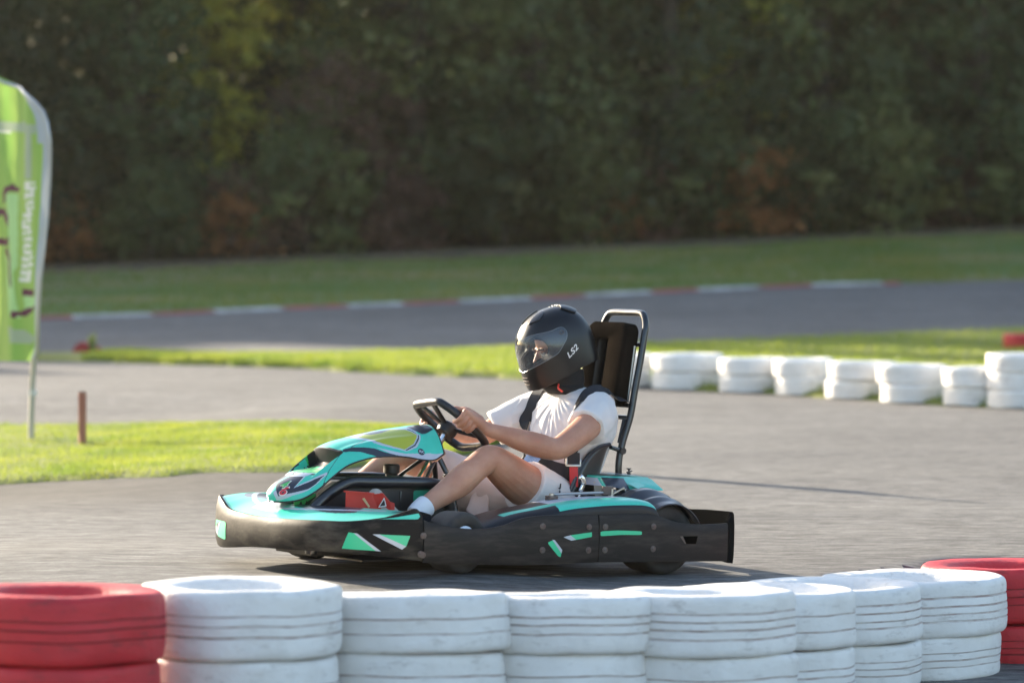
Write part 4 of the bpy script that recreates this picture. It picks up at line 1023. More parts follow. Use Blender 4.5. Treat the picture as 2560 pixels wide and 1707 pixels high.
# --- side pods
pod_x = [.372, .358, .30, .219, .14, .076, -.006, -.10, -.193, -.28, -.341, -.385, -.405, -.418]
pod_z = [.200, .214, .233, .256, .272, .285, .297, .304, .308, .308, .306, .298, .288, .268]
M_podblack = mat('pod_black', (.010, .011, .014), .42, spec=.35)
PX = np.array(spline(list(zip(pod_x, pod_z)), 4))
for sg in (1, -1):
    mb = MB(); sec = [(.630, -9), (.6465, -.048), (.645, -.034), (.640, -.024), (.628, -.012), (.605, -.003), (.56, 0), (.50, .001), (.44, -.002), (.405, -.010), (.395, -.03), (.39, -9)]
    sec = [(float(a), float(b)) for a, b in sec]
    n = len(sec); vs = []
    for x, z in PX:
        for y, d_ in sec: vs.append((x, (y - .055 * sstep((x - .06) / .24)) * sg, .085 if d_ < -1 else z + d_))
    fs, mm = [], []
    for i in range(len(PX) - 1):
        for j in range(n - 1):
            fs.append((i * n + j, (i + 1) * n + j, (i + 1) * n + j + 1, i * n + j + 1))
            x = PX[i][0]; c = 0
            if j >= 3: c = 1
            if x > .07: c = 1 if j == 5 and x < .28 else 0
            if j in (6, 7, 8) and -.30 < x < .07: c = 2 if j != 8 else 0
            if j >= 9: c = 0
            mm.append(c)
    fs += [tuple(range(n)), tuple((len(PX) - 1) * n + j for j in range(n))[::-1]]; mm += [0, 0]
    pod = mb.add(vs, fs, mm).obj('side_pod', [M_podblack, M_teal, M_silver, M_podblack], kart, sharp=40)
    MB().tube([(-.02, .47 * sg, .318), (-.31, .47 * sg, .323)], .006, 8).tube([(-.02, .47 * sg, .29), (-.02, .47 * sg, .322)], .010, 8).tube([(-.31, .47 * sg, .30), (-.31, .47 * sg, .336)], .008, 8).obj('pod_rod', M_zinc, pod)
    MB().box((-.02, .47 * sg, .303), (.04, .035, .02), bev=.003).box((-.29, .47 * sg, .33), (.05, .012, .035), bev=.003).obj('rod_mount', M_bolt, pod)

# --- seat
prof = spline([(.02, .125), (-.10, .085), (-.26, .082), (-.38, .125), (-.455, .225), (-.495, .35), (-.518, .455), (-.522, .50)], 6)
edge = spline([(.00, .145), (-.10, .165), (-.22, .235), (-.285, .310), (-.325, .385), (-.375, .450), (-.44, .487), (-.50, .497)], 6)
NS = len(prof)
def seat_at(u, w, off=0.0):
    i = u * (NS - 1); a = min(int(i), NS - 2); f = i - a
    c = prof[a] + (prof[a + 1] - prof[a]) * f; e = edge[a] + (edge[a + 1] - edge[a]) * f
    k = abs(w) ** 2.6; hw = .185 + .030 * math.sin(math.pi * clamp(u * .9 + .1))
    y = math.copysign(hw * (1 - (1 - abs(w)) ** 1.7), w)
    return (c[0] + (e[0] - c[0]) * k, y, c[1] + (e[1] - c[1]) * k)
seat = MB().grid(seat_at, list(np.linspace(0, 1, 48)), list(np.linspace(-1, 1, 41))).obj('seat', M_shell, kart, sharp=60)
sl = seat.modifiers.new('t', 'SOLIDIFY'); sl.thickness = .008; sl.offset = 0
for sg in (1, -1):
    MB().tube([seat_at(u, sg) for u in np.linspace(0, 1, 40)], .0085, 8).obj('seat_rim', M_shell, seat)

# --- headrest frame, bars and pad
NL = [(-.545, .165, .10), (-.568, .165, .28), (-.562, .165, .39), (-.568, .162, .45), (-.588, .160, .52), (-.618, .160, .61), (-.640, .158, .72), (-.665, .156, .84), (-.684, .153, .94), (-.694, .147, .985), (-.700, .126, 1.022), (-.703, .095, 1.034)]
loop = spline(NL + [(-.704, 0, 1.035)] + [(x, -y, z) for x, y, z in NL[::-1]], 5)
hf = MB().tube(loop, .0145, 14).obj('headrest_frame', M_steel, kart)
for x, z in ((-.618, .655), (-.612, .605), (-.672, .905)):
    MB().tube([(x, -.155, z), (x, .155, z)], .010, 10).obj('cross_bar', M_steel, hf)
for sg in (1, -1):
    MB().tube([(-.645, .142 * sg, .90), (-.617, .142 * sg, .67)], .004, 6).obj('side_rod', M_zinc, hf)
    MB().tube([(-.505, .185 * sg, .486), (-.575, .165 * sg, .47)], .009, 8).lathe([(0, -.012), (.014, -.012), (.014, .012), (0, .012)], Matrix.Translation((-.572, .172 * sg, .47)) @ Matrix.Rotation(rad(90), 4, 'X'), 10).obj('seat_stay', M_steel, hf)
    MB().tube([(-.60, .150 * sg, .60), (-.575, .152 * sg, .50)], .014, 8, flat=.4).obj('belt_anchor', M_belt, hf)
def rrect(hw, hh, r, n=6):
    out = []
    for cx, cy, a0 in ((hw - r, hh - r, 0), (-hw + r, hh - r, 90), (-hw + r, -hh + r, 180), (hw - r, -hh + r, 270)):
        for k in range(n + 1):
            a = rad(a0 + 90 * k / n); out.append((cx + r * math.cos(a), cy + r * math.sin(a)))
    return out
ou, sl_ = rrect(.138, .172, .038), rrect(.036, .112, .016)
PM = Matrix.Translation((-.615, 0, .822)) @ Matrix.Rotation(rad(-8.5), 4, 'Y')
def pad_pt(p, x, sc=1.0): return PM @ Vector((x, p[0] * sc, p[1] * sc))
rings = [[pad_pt(p, -.034, .97) for p in ou], [pad_pt(p, -.028) for p in ou], [pad_pt(p, .022) for p in ou], [pad_pt(p, .034, .95) for p in ou], [pad_pt(p, .036, .86) for p in ou]]
sl2 = [(p[0] - .012, p[1] - .01) for p in sl_]
rings += [[pad_pt((p[0] * 1.15, p[1] * 1.05), .036) for p in sl2], [pad_pt(p, .030) for p in sl2], [pad_pt(p, -.012) for p in sl2]]
n = len(ou); vs = [p for r in rings for p in r]
fs = [(i * n + j, i * n + (j + 1) % n, (i + 1) * n + (j + 1) % n, (i + 1) * n + j) for i in range(len(rings) - 1) for j in range(n)]
mm = [0] * (len(fs) - n) + [1] * n
fs += [tuple(range(n))[::-1], tuple((len(rings) - 1) * n + j for j in range(n))]; mm += [0, 1]
MB().add(vs, fs, mm).obj('headrest_pad', [M_foam, M_black], kart, sharp=60)

# --- rear: engine, cover, mudguards
for sg in (1,):
    cv = MB()
    top = [(-.365, .10, .376), (-.365, .30, .376), (-.47, .335, .374), (-.60, .335, .370), (-.62, .25, .371), (-.62, .10, .372)]
    low = [(-.350, .09, .338), (-.352, .36, .340), (-.46, .405, .325), (-.62, .405, .322), (-.675, .26, .330), (-.675, .09, .332)]
    vs = top + low; nn = len(top)
    fs = [tuple(range(nn))] + [(i, (i + 1) % nn, nn + (i + 1) % nn, nn + i) for i in range(nn)]
    cv.add(vs, fs, [0, 2, 1, 0, 0, 0, 1])
    bm = bmesh.new(); me = cv.mesh('engine_cover', [M_teal, M_navy, M_silver], smooth=False); bm.from_mesh(me)
    bmesh.ops.bevel(bm, geom=bm.edges[:], offset=.008, segments=2, affect='EDGES'); bm.to_mesh(me); bm.free()
    me.polygons.foreach_set('use_smooth', [True] * len(me.polygons)); me.set_sharp_from_angle(angle=rad(40))
    cover = link(bpy.data.objects.new('engine_cover', me), kart)
    MB().add([(-.40, .12, .3785), (-.40, .27, .3785), (-.52, .30, .377), (-.48, .12, .378)], [(0, 1, 2, 3)]).obj('cover_print', M_navy, cover)
    MB().add([(-.50, .12, .379), (-.53, .31, .378), (-.56, .31, .3775), (-.545, .12, .3785)], [(0, 1, 2, 3)]).obj('cover_print', M_silver, cover)
    MB().lathe([(.008, 0), (.008, .008), (.004, .012), (.004, .022), (.010, .024), (.010, .028), (0, .028)], Matrix.Translation((-.575, .22, .374)), 10).tube([(-.59, .22, .39), (-.55, .24, .386)], .003, 6).obj('cover_latch', M_bolt, cover)
    MB().box((-.49, .26, .22), (.22, .22, .18), bev=.01).box((-.375, .25, .25), (.03, .12, .08), bev=.006).tube([(-.36, .33, .32), (-.40, .36, .29), (-.43, .36, .22)], .014, 8).obj('engine', M_black, kart)
    MB().box((-.372, .30, .318), (.012, .045, .075), rot=(0, .25, .3), bev=.004).obj('engine_bracket', mat('cream_metal', (.55, .52, .44), .4, metal=.4), kart)
    MB().tube([(-.36, .38, .30), (-.42, .40, .335), (-.45, .40, .29)], .005, 6).tube([(-.39, .37, .315), (-.41, .37, .315)], .012, 8).obj('throttle_linkage', M_zinc, kart)
for sg in (1, -1):
    def fend(t, v):
        th = rad(158 - 126 * t) if v < .62 else rad(150 - 114 * t)
        r = float(np.interp(v, [0, .12, .30, .42, .52, .60, .68, .74, .86, 1], [.198, .206, .212, .206, .190, .178, .186, .184, .168, .160]))
        k = 1.0 + .05 * max(0, t - .75) * 4 * (v > .62)
        return (-.495 + r * k * math.cos(th), (.345 + .285 * v) * sg, .125 + r * k * math.sin(th))
    f_ = MB().grid(fend, list(np.linspace(0, 1, 36)), list(np.linspace(0, 1, 44))).obj('mudguard', mat('mudguard_plastic', (.016, .018, .026), .30, coat=.15), kart, sharp=60)
    sl = f_.modifiers.new('t', 'SOLIDIFY'); sl.thickness = .005
    # teal corner of the print running down the guard
for q in ([(-.455, .372, .352), (-.50, .372, .357), (-.515, .42, .346), (-.462, .44, .333)],):
    MB().add(q, [(0, 1, 2, 3)]).obj('guard_print', M_teal, kart)
# chrome lever beside the seat
MB().tube(spline([(-.20, .405, .30), (-.205, .405, .325), (-.217, .405, .35), (-.212, .405, .372), (-.20, .405, .385)], 5), [.006] * 5 + [.010] * 6 + [.013] * 6 + [.012] * 3 + [.008], 8, flat=.6).obj('lever', M_chrome, kart)

# ------------------------------------------------------------------ the driver
person = empty('person', (KX, KY, KZ)); person.rotation_euler = (0, rad(-1.8), rad(214))
tag(person, 'person in black full-face helmet, white t-shirt and white shorts, seated and steering with both hands', 'person')
def skin_mat():
    m = mat('skin', (.40, .185, .12), .5, col2=(.50, .27, .185), vscale=9, sss=.35, bump=.12, bscale=220, detail=6, spec=.4)
    return m
M_skin = skin_mat()
M_cloth = mat('white_cotton', (.74, .71, .70), .9, bump=.12, bscale=500, transl=.12, spec=.2)
M_shorts = mat('shorts_cloth', (.74, .70, .68), .85, bump=.12, bscale=420, transl=.10, spec=.2)

class Body(MB):
    def limb(s, pts, n=7, seg=18, flat=False):
        P = np.array(spline(pts, n)); C, Rr = P[:, :3], np.maximum(P[:, 3], .003)
        t0 = C[0] - C[1]; t0 /= np.linalg.norm(t0); t1 = C[-1] - C[-2]; t1 /= np.linalg.norm(t1)
        pre = [(C[0] + t0 * Rr[0] * math.sin(a), Rr[0] * math.cos(a)) for a in (1.35, 1.0, .65, .3)]
        post = [(C[-1] + t1 * Rr[-1] * math.sin(a), Rr[-1] * math.cos(a)) for a in (.3, .65, 1.0, 1.35)]
        if flat: post = []
        pts = [tuple(p) for p, _ in pre] + [tuple(c) for c in C] + [tuple(p) for p, _ in post]
        s.tube(pts, [r for _, r in pre] + list(Rr) + [r for _, r in post], seg); return s
    def ell(s, c, r, M=None, seg=18, rings=12):
        prof = [(math.cos(a), math.sin(a)) for a in np.linspace(-math.pi / 2, math.pi / 2, rings)]
        prof = [(max(p, 1e-4), q) for p, q in prof]
        m = (M or Matrix()) @ Matrix.Translation(c) @ Matrix.Diagonal((*r, 1))
        s.lathe(prof, m, seg); return s
    def rings(s, R, n=5, seg=28):
        """torso-like loft: (z, cx, half depth, half width)"""
        P = np.array(spline(R, n)); vs = []; fs = []
        for z, cx, ax, by in P:
            for k in range(seg):
                a = 2 * math.pi * k / seg; ca, sa = math.cos(a), math.sin(a)
                vs.append((cx + ax * math.copysign(abs(ca) ** .9, ca), by * math.copysign(abs(sa) ** .9, sa), z))
        for i in range(len(P) - 1):
            for k in range(seg): fs.append((i * seg + k, i * seg + (k + 1) % seg, (i + 1) * seg + (k + 1) % seg, (i + 1) * seg + k))
        fs += [tuple(range(seg))[::-1], tuple((len(P) - 1) * seg + k for k in range(seg))]
        s.add(vs, fs); return s
    def fuse(s, name, voxel, smooth, m, parent, disp=None):
        me = bpy.data.meshes.new(name); me.from_pydata([tuple(v) for v in s.v], [], s.f)
        bm = bmesh.new(); bm.from_mesh(me); bmesh.ops.recalc_face_normals(bm, faces=bm.faces); bm.to_mesh(me); bm.free()
        o = link(bpy.data.objects.new(name + '_raw', me))
        r = o.modifiers.new('r', 'REMESH'); r.mode = 'VOXEL'; r.voxel_size = voxel
        q = o.modifiers.new('s', 'SMOOTH'); q.factor = .5; q.iterations = smooth
        dg = bpy.context.evaluated_depsgraph_get(); out = bpy.data.meshes.new_from_object(o.evaluated_get(dg)); out.name = name
        bpy.data.objects.remove(o); bpy.data.meshes.remove(me)
        if disp:
            n = len(out.vertices); co = np.empty(n * 3); out.vertices.foreach_get('co', co); no = np.empty(n * 3); out.vertices.foreach_get('normal', no)
            co = co.reshape(-1, 3); no = no.reshape(-1, 3)
            co += no * np.array([disp(p, q) for p, q in zip(co, no)])[:, None]
            out.vertices.foreach_set('co', co.ravel()); out.update()
        out.materials.clear(); out.materials.append(m); out.polygons.foreach_set('use_smooth', [True] * len(out.polygons))
        return link(bpy.data.objects.new(name, out), parent)

HC = Vector((-.352, 0, .885))
HM = Matrix.Translation(HC) @ Matrix.Rotation(rad(-7), 4, 'Z') @ Matrix.Rotation(rad(20), 4, 'Y')
ARM = {1: [(-.445, .165, .640, .060), (-.385, .230, .604, .060), (-.29, .277, .553, .055), (-.20, .303, .508, .049), (-.142, .309, .487, .045), (-.075, .290, .501, .0485), (-.005, .252, .523, .043), (.06, .215, .546, .032), (.105, .196, .560, .027)],
       -1: [(-.41, -.165, .640, .060), (-.32, -.245, .590, .053), (-.22, -.29, .525, .046), (-.165, -.305, .497, .0435), (-.08, -.285, .512, .045), (.01, -.245, .535, .040), (.075, -.21, .555, .031), (.115, -.19, .570, .027)]}
LEG = {1: [(-.30, .115, .235, .090), (-.20, .14, .288, .094), (-.08, .165, .345, .086), (.02, .185, .402, .073), (.085, .197, .438, .061), (.122, .202, .434, .057), (.17, .208, .405, .054), (.24, .218, .362, .056), (.32, .230, .315, .048), (.40, .242, .275, .038), (.455, .250, .232, .035)],
       -1: [(-.27, -.115, .235, .090), (-.15, -.15, .29, .092), (-.0, -.20, .355, .082), (.12, -.24, .40, .068), (.205, -.262, .418, .059), (.25, -.27, .408, .056), (.31, -.27, .375, .056), (.40, -.265, .315, .050), (.50, -.255, .24, .038), (.55, -.25, .20, .035)]}
B = Body()
B.rings([(.15, -.33, .11, .15), (.20, -.35, .125, .17), (.30, -.38, .125, .165), (.42, -.405, .122, .160), (.53, -.42, .120, .172), (.60, -.425, .110, .175), (.65, -.425, .09, .145), (.685, -.42, .068, .085), (.72, -.41, .058, .062), (.78, -.39, .055, .058), (.84, -.37, .055, .058)])
for sg in (1, -1):
    B.limb(ARM[sg]); B.limb(LEG[sg], seg=22)
    # knee cap and calf muscle
k = LEG[1][4]; B.ell((k[0] + .018, k[1] + .004, k[2] + .012), (.046, .046, .046)); k = LEG[-1][4]; B.ell((k[0] + .018, k[1], k[2] + .010), (.046, .046, .046))
B.limb([(.19, .214, .372, .040), (.245, .222, .342, .046), (.31, .232, .305, .034)]); B.limb([(.33, -.268, .345, .040), (.38, -.266, .312, .044), (.45, -.26, .265, .032)])
# head: skull, face, brows, nose, cheeks, lips
B.ell((-.012, 0, .035), (.096, .076, .100), HM); B.ell((.030, 0, -.042), (.060, .058, .078), HM)
for sg in (1, -1):
    B.ell((.076, .028 * sg, .016), (.015, .026, .008), HM); B.ell((.064, .040 * sg, -.030), (.022, .022, .022), HM)
    B.ell((-.005, .078 * sg, -.005), (.018, .008, .030), HM)
nm = [HM @ Vector(p) for p in ((.084, 0, .012), (.098, 0, -.008), (.110, 0, -.028), (.104, 0, -.036))]
B.limb([(*nm[0], .008), (*nm[1], .010), (*nm[2], .0125), (*nm[3], .011)], 4, 12)
B.ell((.104, .011, -.034), (.009, .008, .008), HM); B.ell((.104, -.011, -.034), (.009, .008, .008), HM)
B.ell((.086, 0, -.062), (.012, .024, .007), HM); B.ell((.078, 0, -.095), (.022, .026, .018), HM)
# hands closed round the wheel rim
def hand(sg):
    wr = Vector(ARM[sg][-1][:3]); er = wx * sg; b0 = -.004 if sg > 0 else .0
    prev = []
    for k, (t, ln, rf) in enumerate([(.0345, .98, .0094), (.0117, 1.05, .0098), (-.0112, 1.0, .0094), (-.0325, .84, .0085)]):
        rc = wc + wx * (.1435 * sg) + wy * (b0 + t)
        mcp = rc + er * .034 + wn * (.026 - .004 * abs(k - 1.3))
        pip = rc + er * (.032 * ln) - wn * .012 - wy * .002
        dip = rc + er * .006 - wn * (.029 * ln) - wy * .003
        tip = rc - er * (.017 * ln) - wn * .021 - wy * .003
        B.limb([(*mcp, rf * 1.12), (*pip, rf * 1.05), (*dip, rf), (*tip, rf * .86)], 6, 12)
        B.ell(tuple(mcp + (er * .002 + wn * .002)), (rf * 1.2,) * 3)
        base = wr + (mcp - wr) * .30 + wy * (t * .35)
        B.limb([(*(wr + wy * t * .3), .022), (*base, .020), (*(wr + (mcp - wr) * .7), .0165), (*mcp, rf * 1.2)], 4, 12)
    rc = wc + wx * (.1435 * sg) + wy * (b0 + .046)
    root = wr + (wc + wx * (.155 * sg) + wy * .02 + wn * .03 - wr) * .35 + wy * .012 + wn * .008
    mid = rc + er * .014 + wn * .036 - wy * .026
    B.limb([(*root, .019), (*mid, .0145), (*(rc - er * .010 + wn * .028 - wy * .006), .0115), (*(rc - er * .022 + wn * .021 + wy * .012), .0095)], 5, 12)
hand(1); hand(-1)
body = B.fuse('body', .0037, 5, M_skin, person)

# eyes and brows behind the visor
M_brow = mat('brow_hair', (.05, .028, .018), .8)
for sg in (1, -1):
    e = Body().ell((.0795, .029 * sg, -.002), (.010, .0135, .0075), HM).obj('eye', mat('eye_white', (.45, .40, .37), .3), person)
    Body().ell((.0865, .0295 * sg, -.004), (.004, .0058, .0056), HM).obj('iris', mat('iris_dark', (.03, .02, .015), .25), e)
    lid = [HM @ Vector(p) for p in ((.080, .0165 * sg, .001), (.0895, .026 * sg, .0045), (.087, .037 * sg, .003), (.078, .0445 * sg, -.001))]
    MB().tube([tuple(p) for p in spline(lid, 4)], .0022, 6).obj('eyelid', M_brow, e)
    br = [HM @ Vector(p) for p in ((.093, .012 * sg, .017), (.0925, .028 * sg, .0235), (.084, .042 * sg, .021), (.073, .052 * sg, .013))]
    MB().tube([tuple(p) for p in spline(br, 4)], [.003] + [.0042] * 9 + [.002] * 3, 6).obj('eyebrow', M_brow, person)

# --- t-shirt
def folds(p, n):
    x, y, z = p
    d = .007 * (.5 - abs(noise.noise((x * 6 + z * 5, y * 12, z * 5 - x * 3)))) + .0035 * noise.noise((x * 15, y * 22 + z * 9, z * 10))
    # pulls running from the collar and the armpits across the chest
    if n[0] > -.2 and abs(y) < .19:
        a = math.atan2(y - .02, .70 - z); rr_ = math.hypot(y - .02, .70 - z)
        k = sstep((rr_ - .03) / .07) * (1 - sstep((rr_ - .22) / .14))
        d += .0085 * k * (1 - abs(noise.noise((a * 5.2, rr_ * 2.5, 3.1)) * 2.2)) * .9
        d += .012 * (1 - sstep(abs(z - .40) / .10)) * noise.noise((x * 4, y * 6, z * 30))
    else:
        d += .011 * (.35 - abs(noise.noise((x * 9 + y * 6, y * 7, z * 15 + x * 9))))
    return d
T = Body()
T.rings([(.305, -.372, .140, .170), (.34, -.376, .146, .172), (.40, -.398, .150, .172), (.47, -.422, .150, .180), (.54, -.440, .154, .196), (.60, -.452, .147, .208), (.65, -.456, .128, .196), (.685, -.445, .098, .150), (.708, -.432, .076, .100), (.722, -.424, .064, .074)])
T.limb([(-.455, .145, .642, .081), (-.425, .187, .628, .083), (-.395, .219, .606, .082), (-.335, .253, .570, .080)], flat=True)
T.limb([(-.42, -.140, .640, .078), (-.37, -.205, .612, .077), (-.30, -.25, .572, .074), (-.245, -.278, .542, .0735)], flat=True)
shirt = T.fuse('t_shirt', .0052, 4, M_cloth, person, folds)
# --- shorts
Sh = Body()
Sh.rings([(.135, -.33, .12, .165), (.19, -.345, .140, .188), (.27, -.36, .145, .192), (.335, -.37, .140, .186)])
Sh.limb([(-.32, .115, .228, .104), (-.25, .128, .265, .110), (-.18, .145, .297, .110), (-.10, .161, .334, .108)], seg=24, flat=True)
Sh.limb([(-.29, -.115, .228, .104), (-.20, -.135, .262, .108), (-.10, -.165, .292, .108), (-.0, -.195, .335, .104), (.10, -.228, .372, .100)], seg=24, flat=True)
def sfold(p, n):
    x, y, z = p
    return .006 * noise.noise((x * 9 - z * 6, y * 9, z * 12 + x * 5)) + .003 * noise.noise((x * 24, y * 20, z * 24))
shorts = Sh.fuse('shorts', .0056, 4, M_shorts, person, sfold)
def hem(c, ax, r, droop, nm, flare=.012):
    c = Vector(c); ax = Vector(ax).normalized(); up = Vector((0, 0, 1)); up = (up - ax * up.dot(ax)).normalized(); sd = ax.cross(up)
    def f(u, v):
        a = 2 * math.pi * u; dn = max(0, -math.cos(a))
        rr_ = r + flare * v + droop * dn ** 1.5 * v + .004 * math.sin(7 * a) * v
        return tuple(c + ax * (v * .05 - .01 - .02 * dn * v) + (up * math.cos(a) + sd * math.sin(a)) * rr_)
    o = MB().grid(f, [i / 40 for i in range(41)], [0, .25, .5, .75, 1]).obj(nm, M_shorts, shorts)
    sl = o.modifiers.new('t', 'SOLIDIFY'); sl.thickness = .003
    return o
hem((.085, -.222, .366), (.85, -.22, .38), .101, .085, 'leg_hem', .006)
MB().prism([(-.215, .345), (-.209, .346), (-.207, .330), (-.200, .326), (-.209, .322), (-.203, .306), (-.207, .296), (-.213, .305), (-.211, .318), (-.205, .315), (-.214, .328)], 'y', .2545, .2555).obj('shorts_print', M_inkblack, shorts)

# loose cloth of the far leg hanging below the thigh
T_, L1, L2, B_, N_, R_, R1 = (-.056, -.075, .322), (-.012, -.085, .278), (.020, -.080, .218), (-.033, -.050, .158), (-.064, -.035, .180), (-.092, -.075, .192), (-.074, -.060, .268)
bm = bmesh.new(); q = [bm.verts.new(p) for p in (T_, L1, L2, B_, N_, R_, R1)]
for f in ((0, 1, 6), (1, 2, 4, 6), (2, 3, 4), (4, 5, 6)): bm.faces.new([q[i] for i in f])
bmesh.ops.subdivide_edges(bm, edges=bm.edges[:], cuts=4, use_grid_fill=True)
for v in bm.verts: v.co.y += .008 * noise.noise(v.co * 28) - .0
bmesh.ops.smooth_vert(bm, verts=[v for v in bm.verts if not v.is_boundary], factor=.5, use_axis_x=True, use_axis_y=True, use_axis_z=True)
me = bpy.data.meshes.new('hanging_leg'); bm.to_mesh(me); bm.free(); me.materials.append(M_shorts)
me.polygons.foreach_set('use_smooth', [True] * len(me.polygons))
fl_ = link(bpy.data.objects.new('hanging_leg', me), shorts); sl = fl_.modifiers.new('t', 'SOLIDIFY'); sl.thickness = .004
# --- socks and shoes
M_sock = mat('sock', (.75, .76, .80), .9, bump=.3, bscale=300); M_shoe = mat('shoe_grey', (.33, .31, .28), .7, col2=(.40, .37, .33), vscale=14)
M_sole = mat('shoe_sole', (.55, .52, .46), .7)
MB().tube(spline([(.418, .244, .266), (.445, .248, .250), (.470, .250, .228)], 4), [.043, .044, .044, .043, .043, .043, .042, .042, .041], 20).obj('sock', M_sock, person)
MB().tube(spline([(.515, -.254, .23), (.545, -.25, .205), (.565, -.25, .185)], 4), .042, 18).obj('sock', M_sock, person)
sh = Body().limb([(.462, .252, .165, .036), (.50, .246, .176, .042), (.555, .234, .205, .042), (.605, .223, .255, .040), (.634, .216, .302, .031)], seg=20)
shoe = sh.obj('shoe', M_shoe, person)
MB().tube([(.478, .252, .125), (.53, .240, .145), (.60, .226, .200), (.655, .214, .285)], [.02, .034, .038, .022], 14, flat=.45, up=(0, 1, 0)).obj('sole', M_sole, shoe)
shoe = Body().limb([(.555, -.25, .155, .036), (.60, -.246, .18, .043), (.66, -.243, .225, .042), (.715, -.24, .262, .030)], seg=18).obj('shoe', M_shoe, person)
MB().tube([(.57, -.25, .118), (.63, -.245, .15), (.73, -.24, .235)], [.02, .036, .022], 12, flat=.45, up=(0, 1, 0)).obj('sole', M_sole, shoe)

# --- helmet
M_helm = mat('helmet_matt_black', (.008, .0085, .0095), .32, spec=.42, bump=.02, bscale=400)
M_gloss = mat('helmet_gloss_black', (.010, .010, .011), .14, coat=.4)
M_lining = mat('helmet_lining', (.008, .008, .008), .95)
def helm_r(d):
    x, y, z = d
    up = z > 0
    a = .170 if x > 0 else .162
    h = ((abs(x) / a) ** 2.25 + (abs(y) / .126) ** 2.25) ** (1 / 2.25)
    q, c = (2.2, .168) if up else (2.75, .235)
    r = (h ** q + (abs(z) / c) ** q) ** (-1 / q)
    ph = math.atan2(y, x)
    # narrower jaw, and a flatter brow above the eyes
    if not up and x > 0: r *= 1 + .06 * math.cos(ph) ** 4 * sstep(-z * 2.2) - .06 * math.sin(2 * ph) ** 2 * sstep(-z * 2)
    return r
def helm_at(ph, th, off=0.0):
    d = (math.cos(th) * math.cos(ph), math.cos(th) * math.sin(ph), math.sin(th)); r = helm_r(d) + off
    return HM @ Vector((d[0] * r, d[1] * r, d[2] * r))
HP, HT = 220, 130
phs = np.linspace(-math.pi, math.pi, HP + 1); ths = np.linspace(rad(-62), rad(90), HT + 1)
HG = MB().grid(lambda a, b: helm_at(a, b), list(phs), list(ths))
HFc = np.array([(abs((phs[i] + phs[i + 1]) / 2), (ths[j] + ths[j + 1]) / 2) for i in range(HP) for j in range(HT)])
def face_z(a, t):
    d = (math.cos(t) * math.cos(a), math.cos(t) * math.sin(a), math.sin(t)); r = helm_r(d); return d[0] * r, d[2] * r
HXZ = np.array([face_z(a, t) for a, t in HFc])
cut = HXZ[:, 1] < (-.092 - .036 * np.clip((HXZ[:, 0] + .02) / .17, 0, 1))
PORT = [(-0.12, 0.476), (0.184, 0.476), (0.407, 0.524), (0.563, 0.55), (0.772, 0.473), (0.881, 0.319), (0.88, 0.174), (0.815, 0.062), (0.661, -0.002), (0.511, -0.058), (0.269, -0.135), (-0.009, -0.219), (-0.12, -0.219)]
VISOR = [(-0.12, 0.525), (0.177, 0.525), (0.565, 0.611), (1.096, 0.661), (1.324, 0.699), (1.506, 0.695), (1.603, 0.593), (1.6, 0.473), (1.502, 0.318), (1.317, 0.166), (1.117, 0.004), (0.867, -0.068), (0.625, -0.125), (0.247, -0.207), (-0.026, -0.261), (-0.12, -0.261)]
HSG = np.array([(phs[i] + phs[i + 1]) / 2 for i in range(HP) for j in range(HT)])
HFx = np.where(HSG < 0, HFc[:, 0] / 1.14, HFc[:, 0])          # the far side of the eye port sits a little further back
port = inpoly(HFx, HFc[:, 1], PORT)
vis = inpoly(HFx, HFc[:, 1], VISOR)
def subset(mask, off, name, mats, parent, th=None):
    keep = [HG.f[i] for i in np.nonzero(mask)[0]]; idx = sorted({v for f in keep for v in f}); mp = {v: k for k, v in enumerate(idx)}
    vs = []
    for v in idx:
        i, j = divmod(v, HT + 1); vs.append(helm_at(phs[i], ths[j], off))
    mb = MB().add(vs, [tuple(mp[v] for v in f) for f in keep])
    me = mb.mesh(name, mats, sharp=60)
    bm = bmesh.new(); bm.from_mesh(me); bmesh.ops.remove_doubles(bm, verts=bm.verts, dist=1e-5); bmesh.ops.recalc_face_normals(bm, faces=bm.faces)
    for _ in range(3):
        be = {v for e in bm.edges if e.is_boundary for v in e.verts}
        mv = {}
        for v in be:
            nb = [e.other_vert(v).co for e in v.link_edges if e.is_boundary]
            if len(nb) == 2: mv[v] = v.co * .4 + (nb[0] + nb[1]) * .3
        for v, c in mv.items(): v.co = c
    bm.to_mesh(me); bm.free()
    o = link(bpy.data.objects.new(name, me), parent)
    if th: s_ = o.modifiers.new('t', 'SOLIDIFY'); s_.thickness = abs(th); s_.offset = -1 if th > 0 else 1
    return o
helmet = subset(~cut & ~port, 0, 'helmet', M_helm, person, .022)
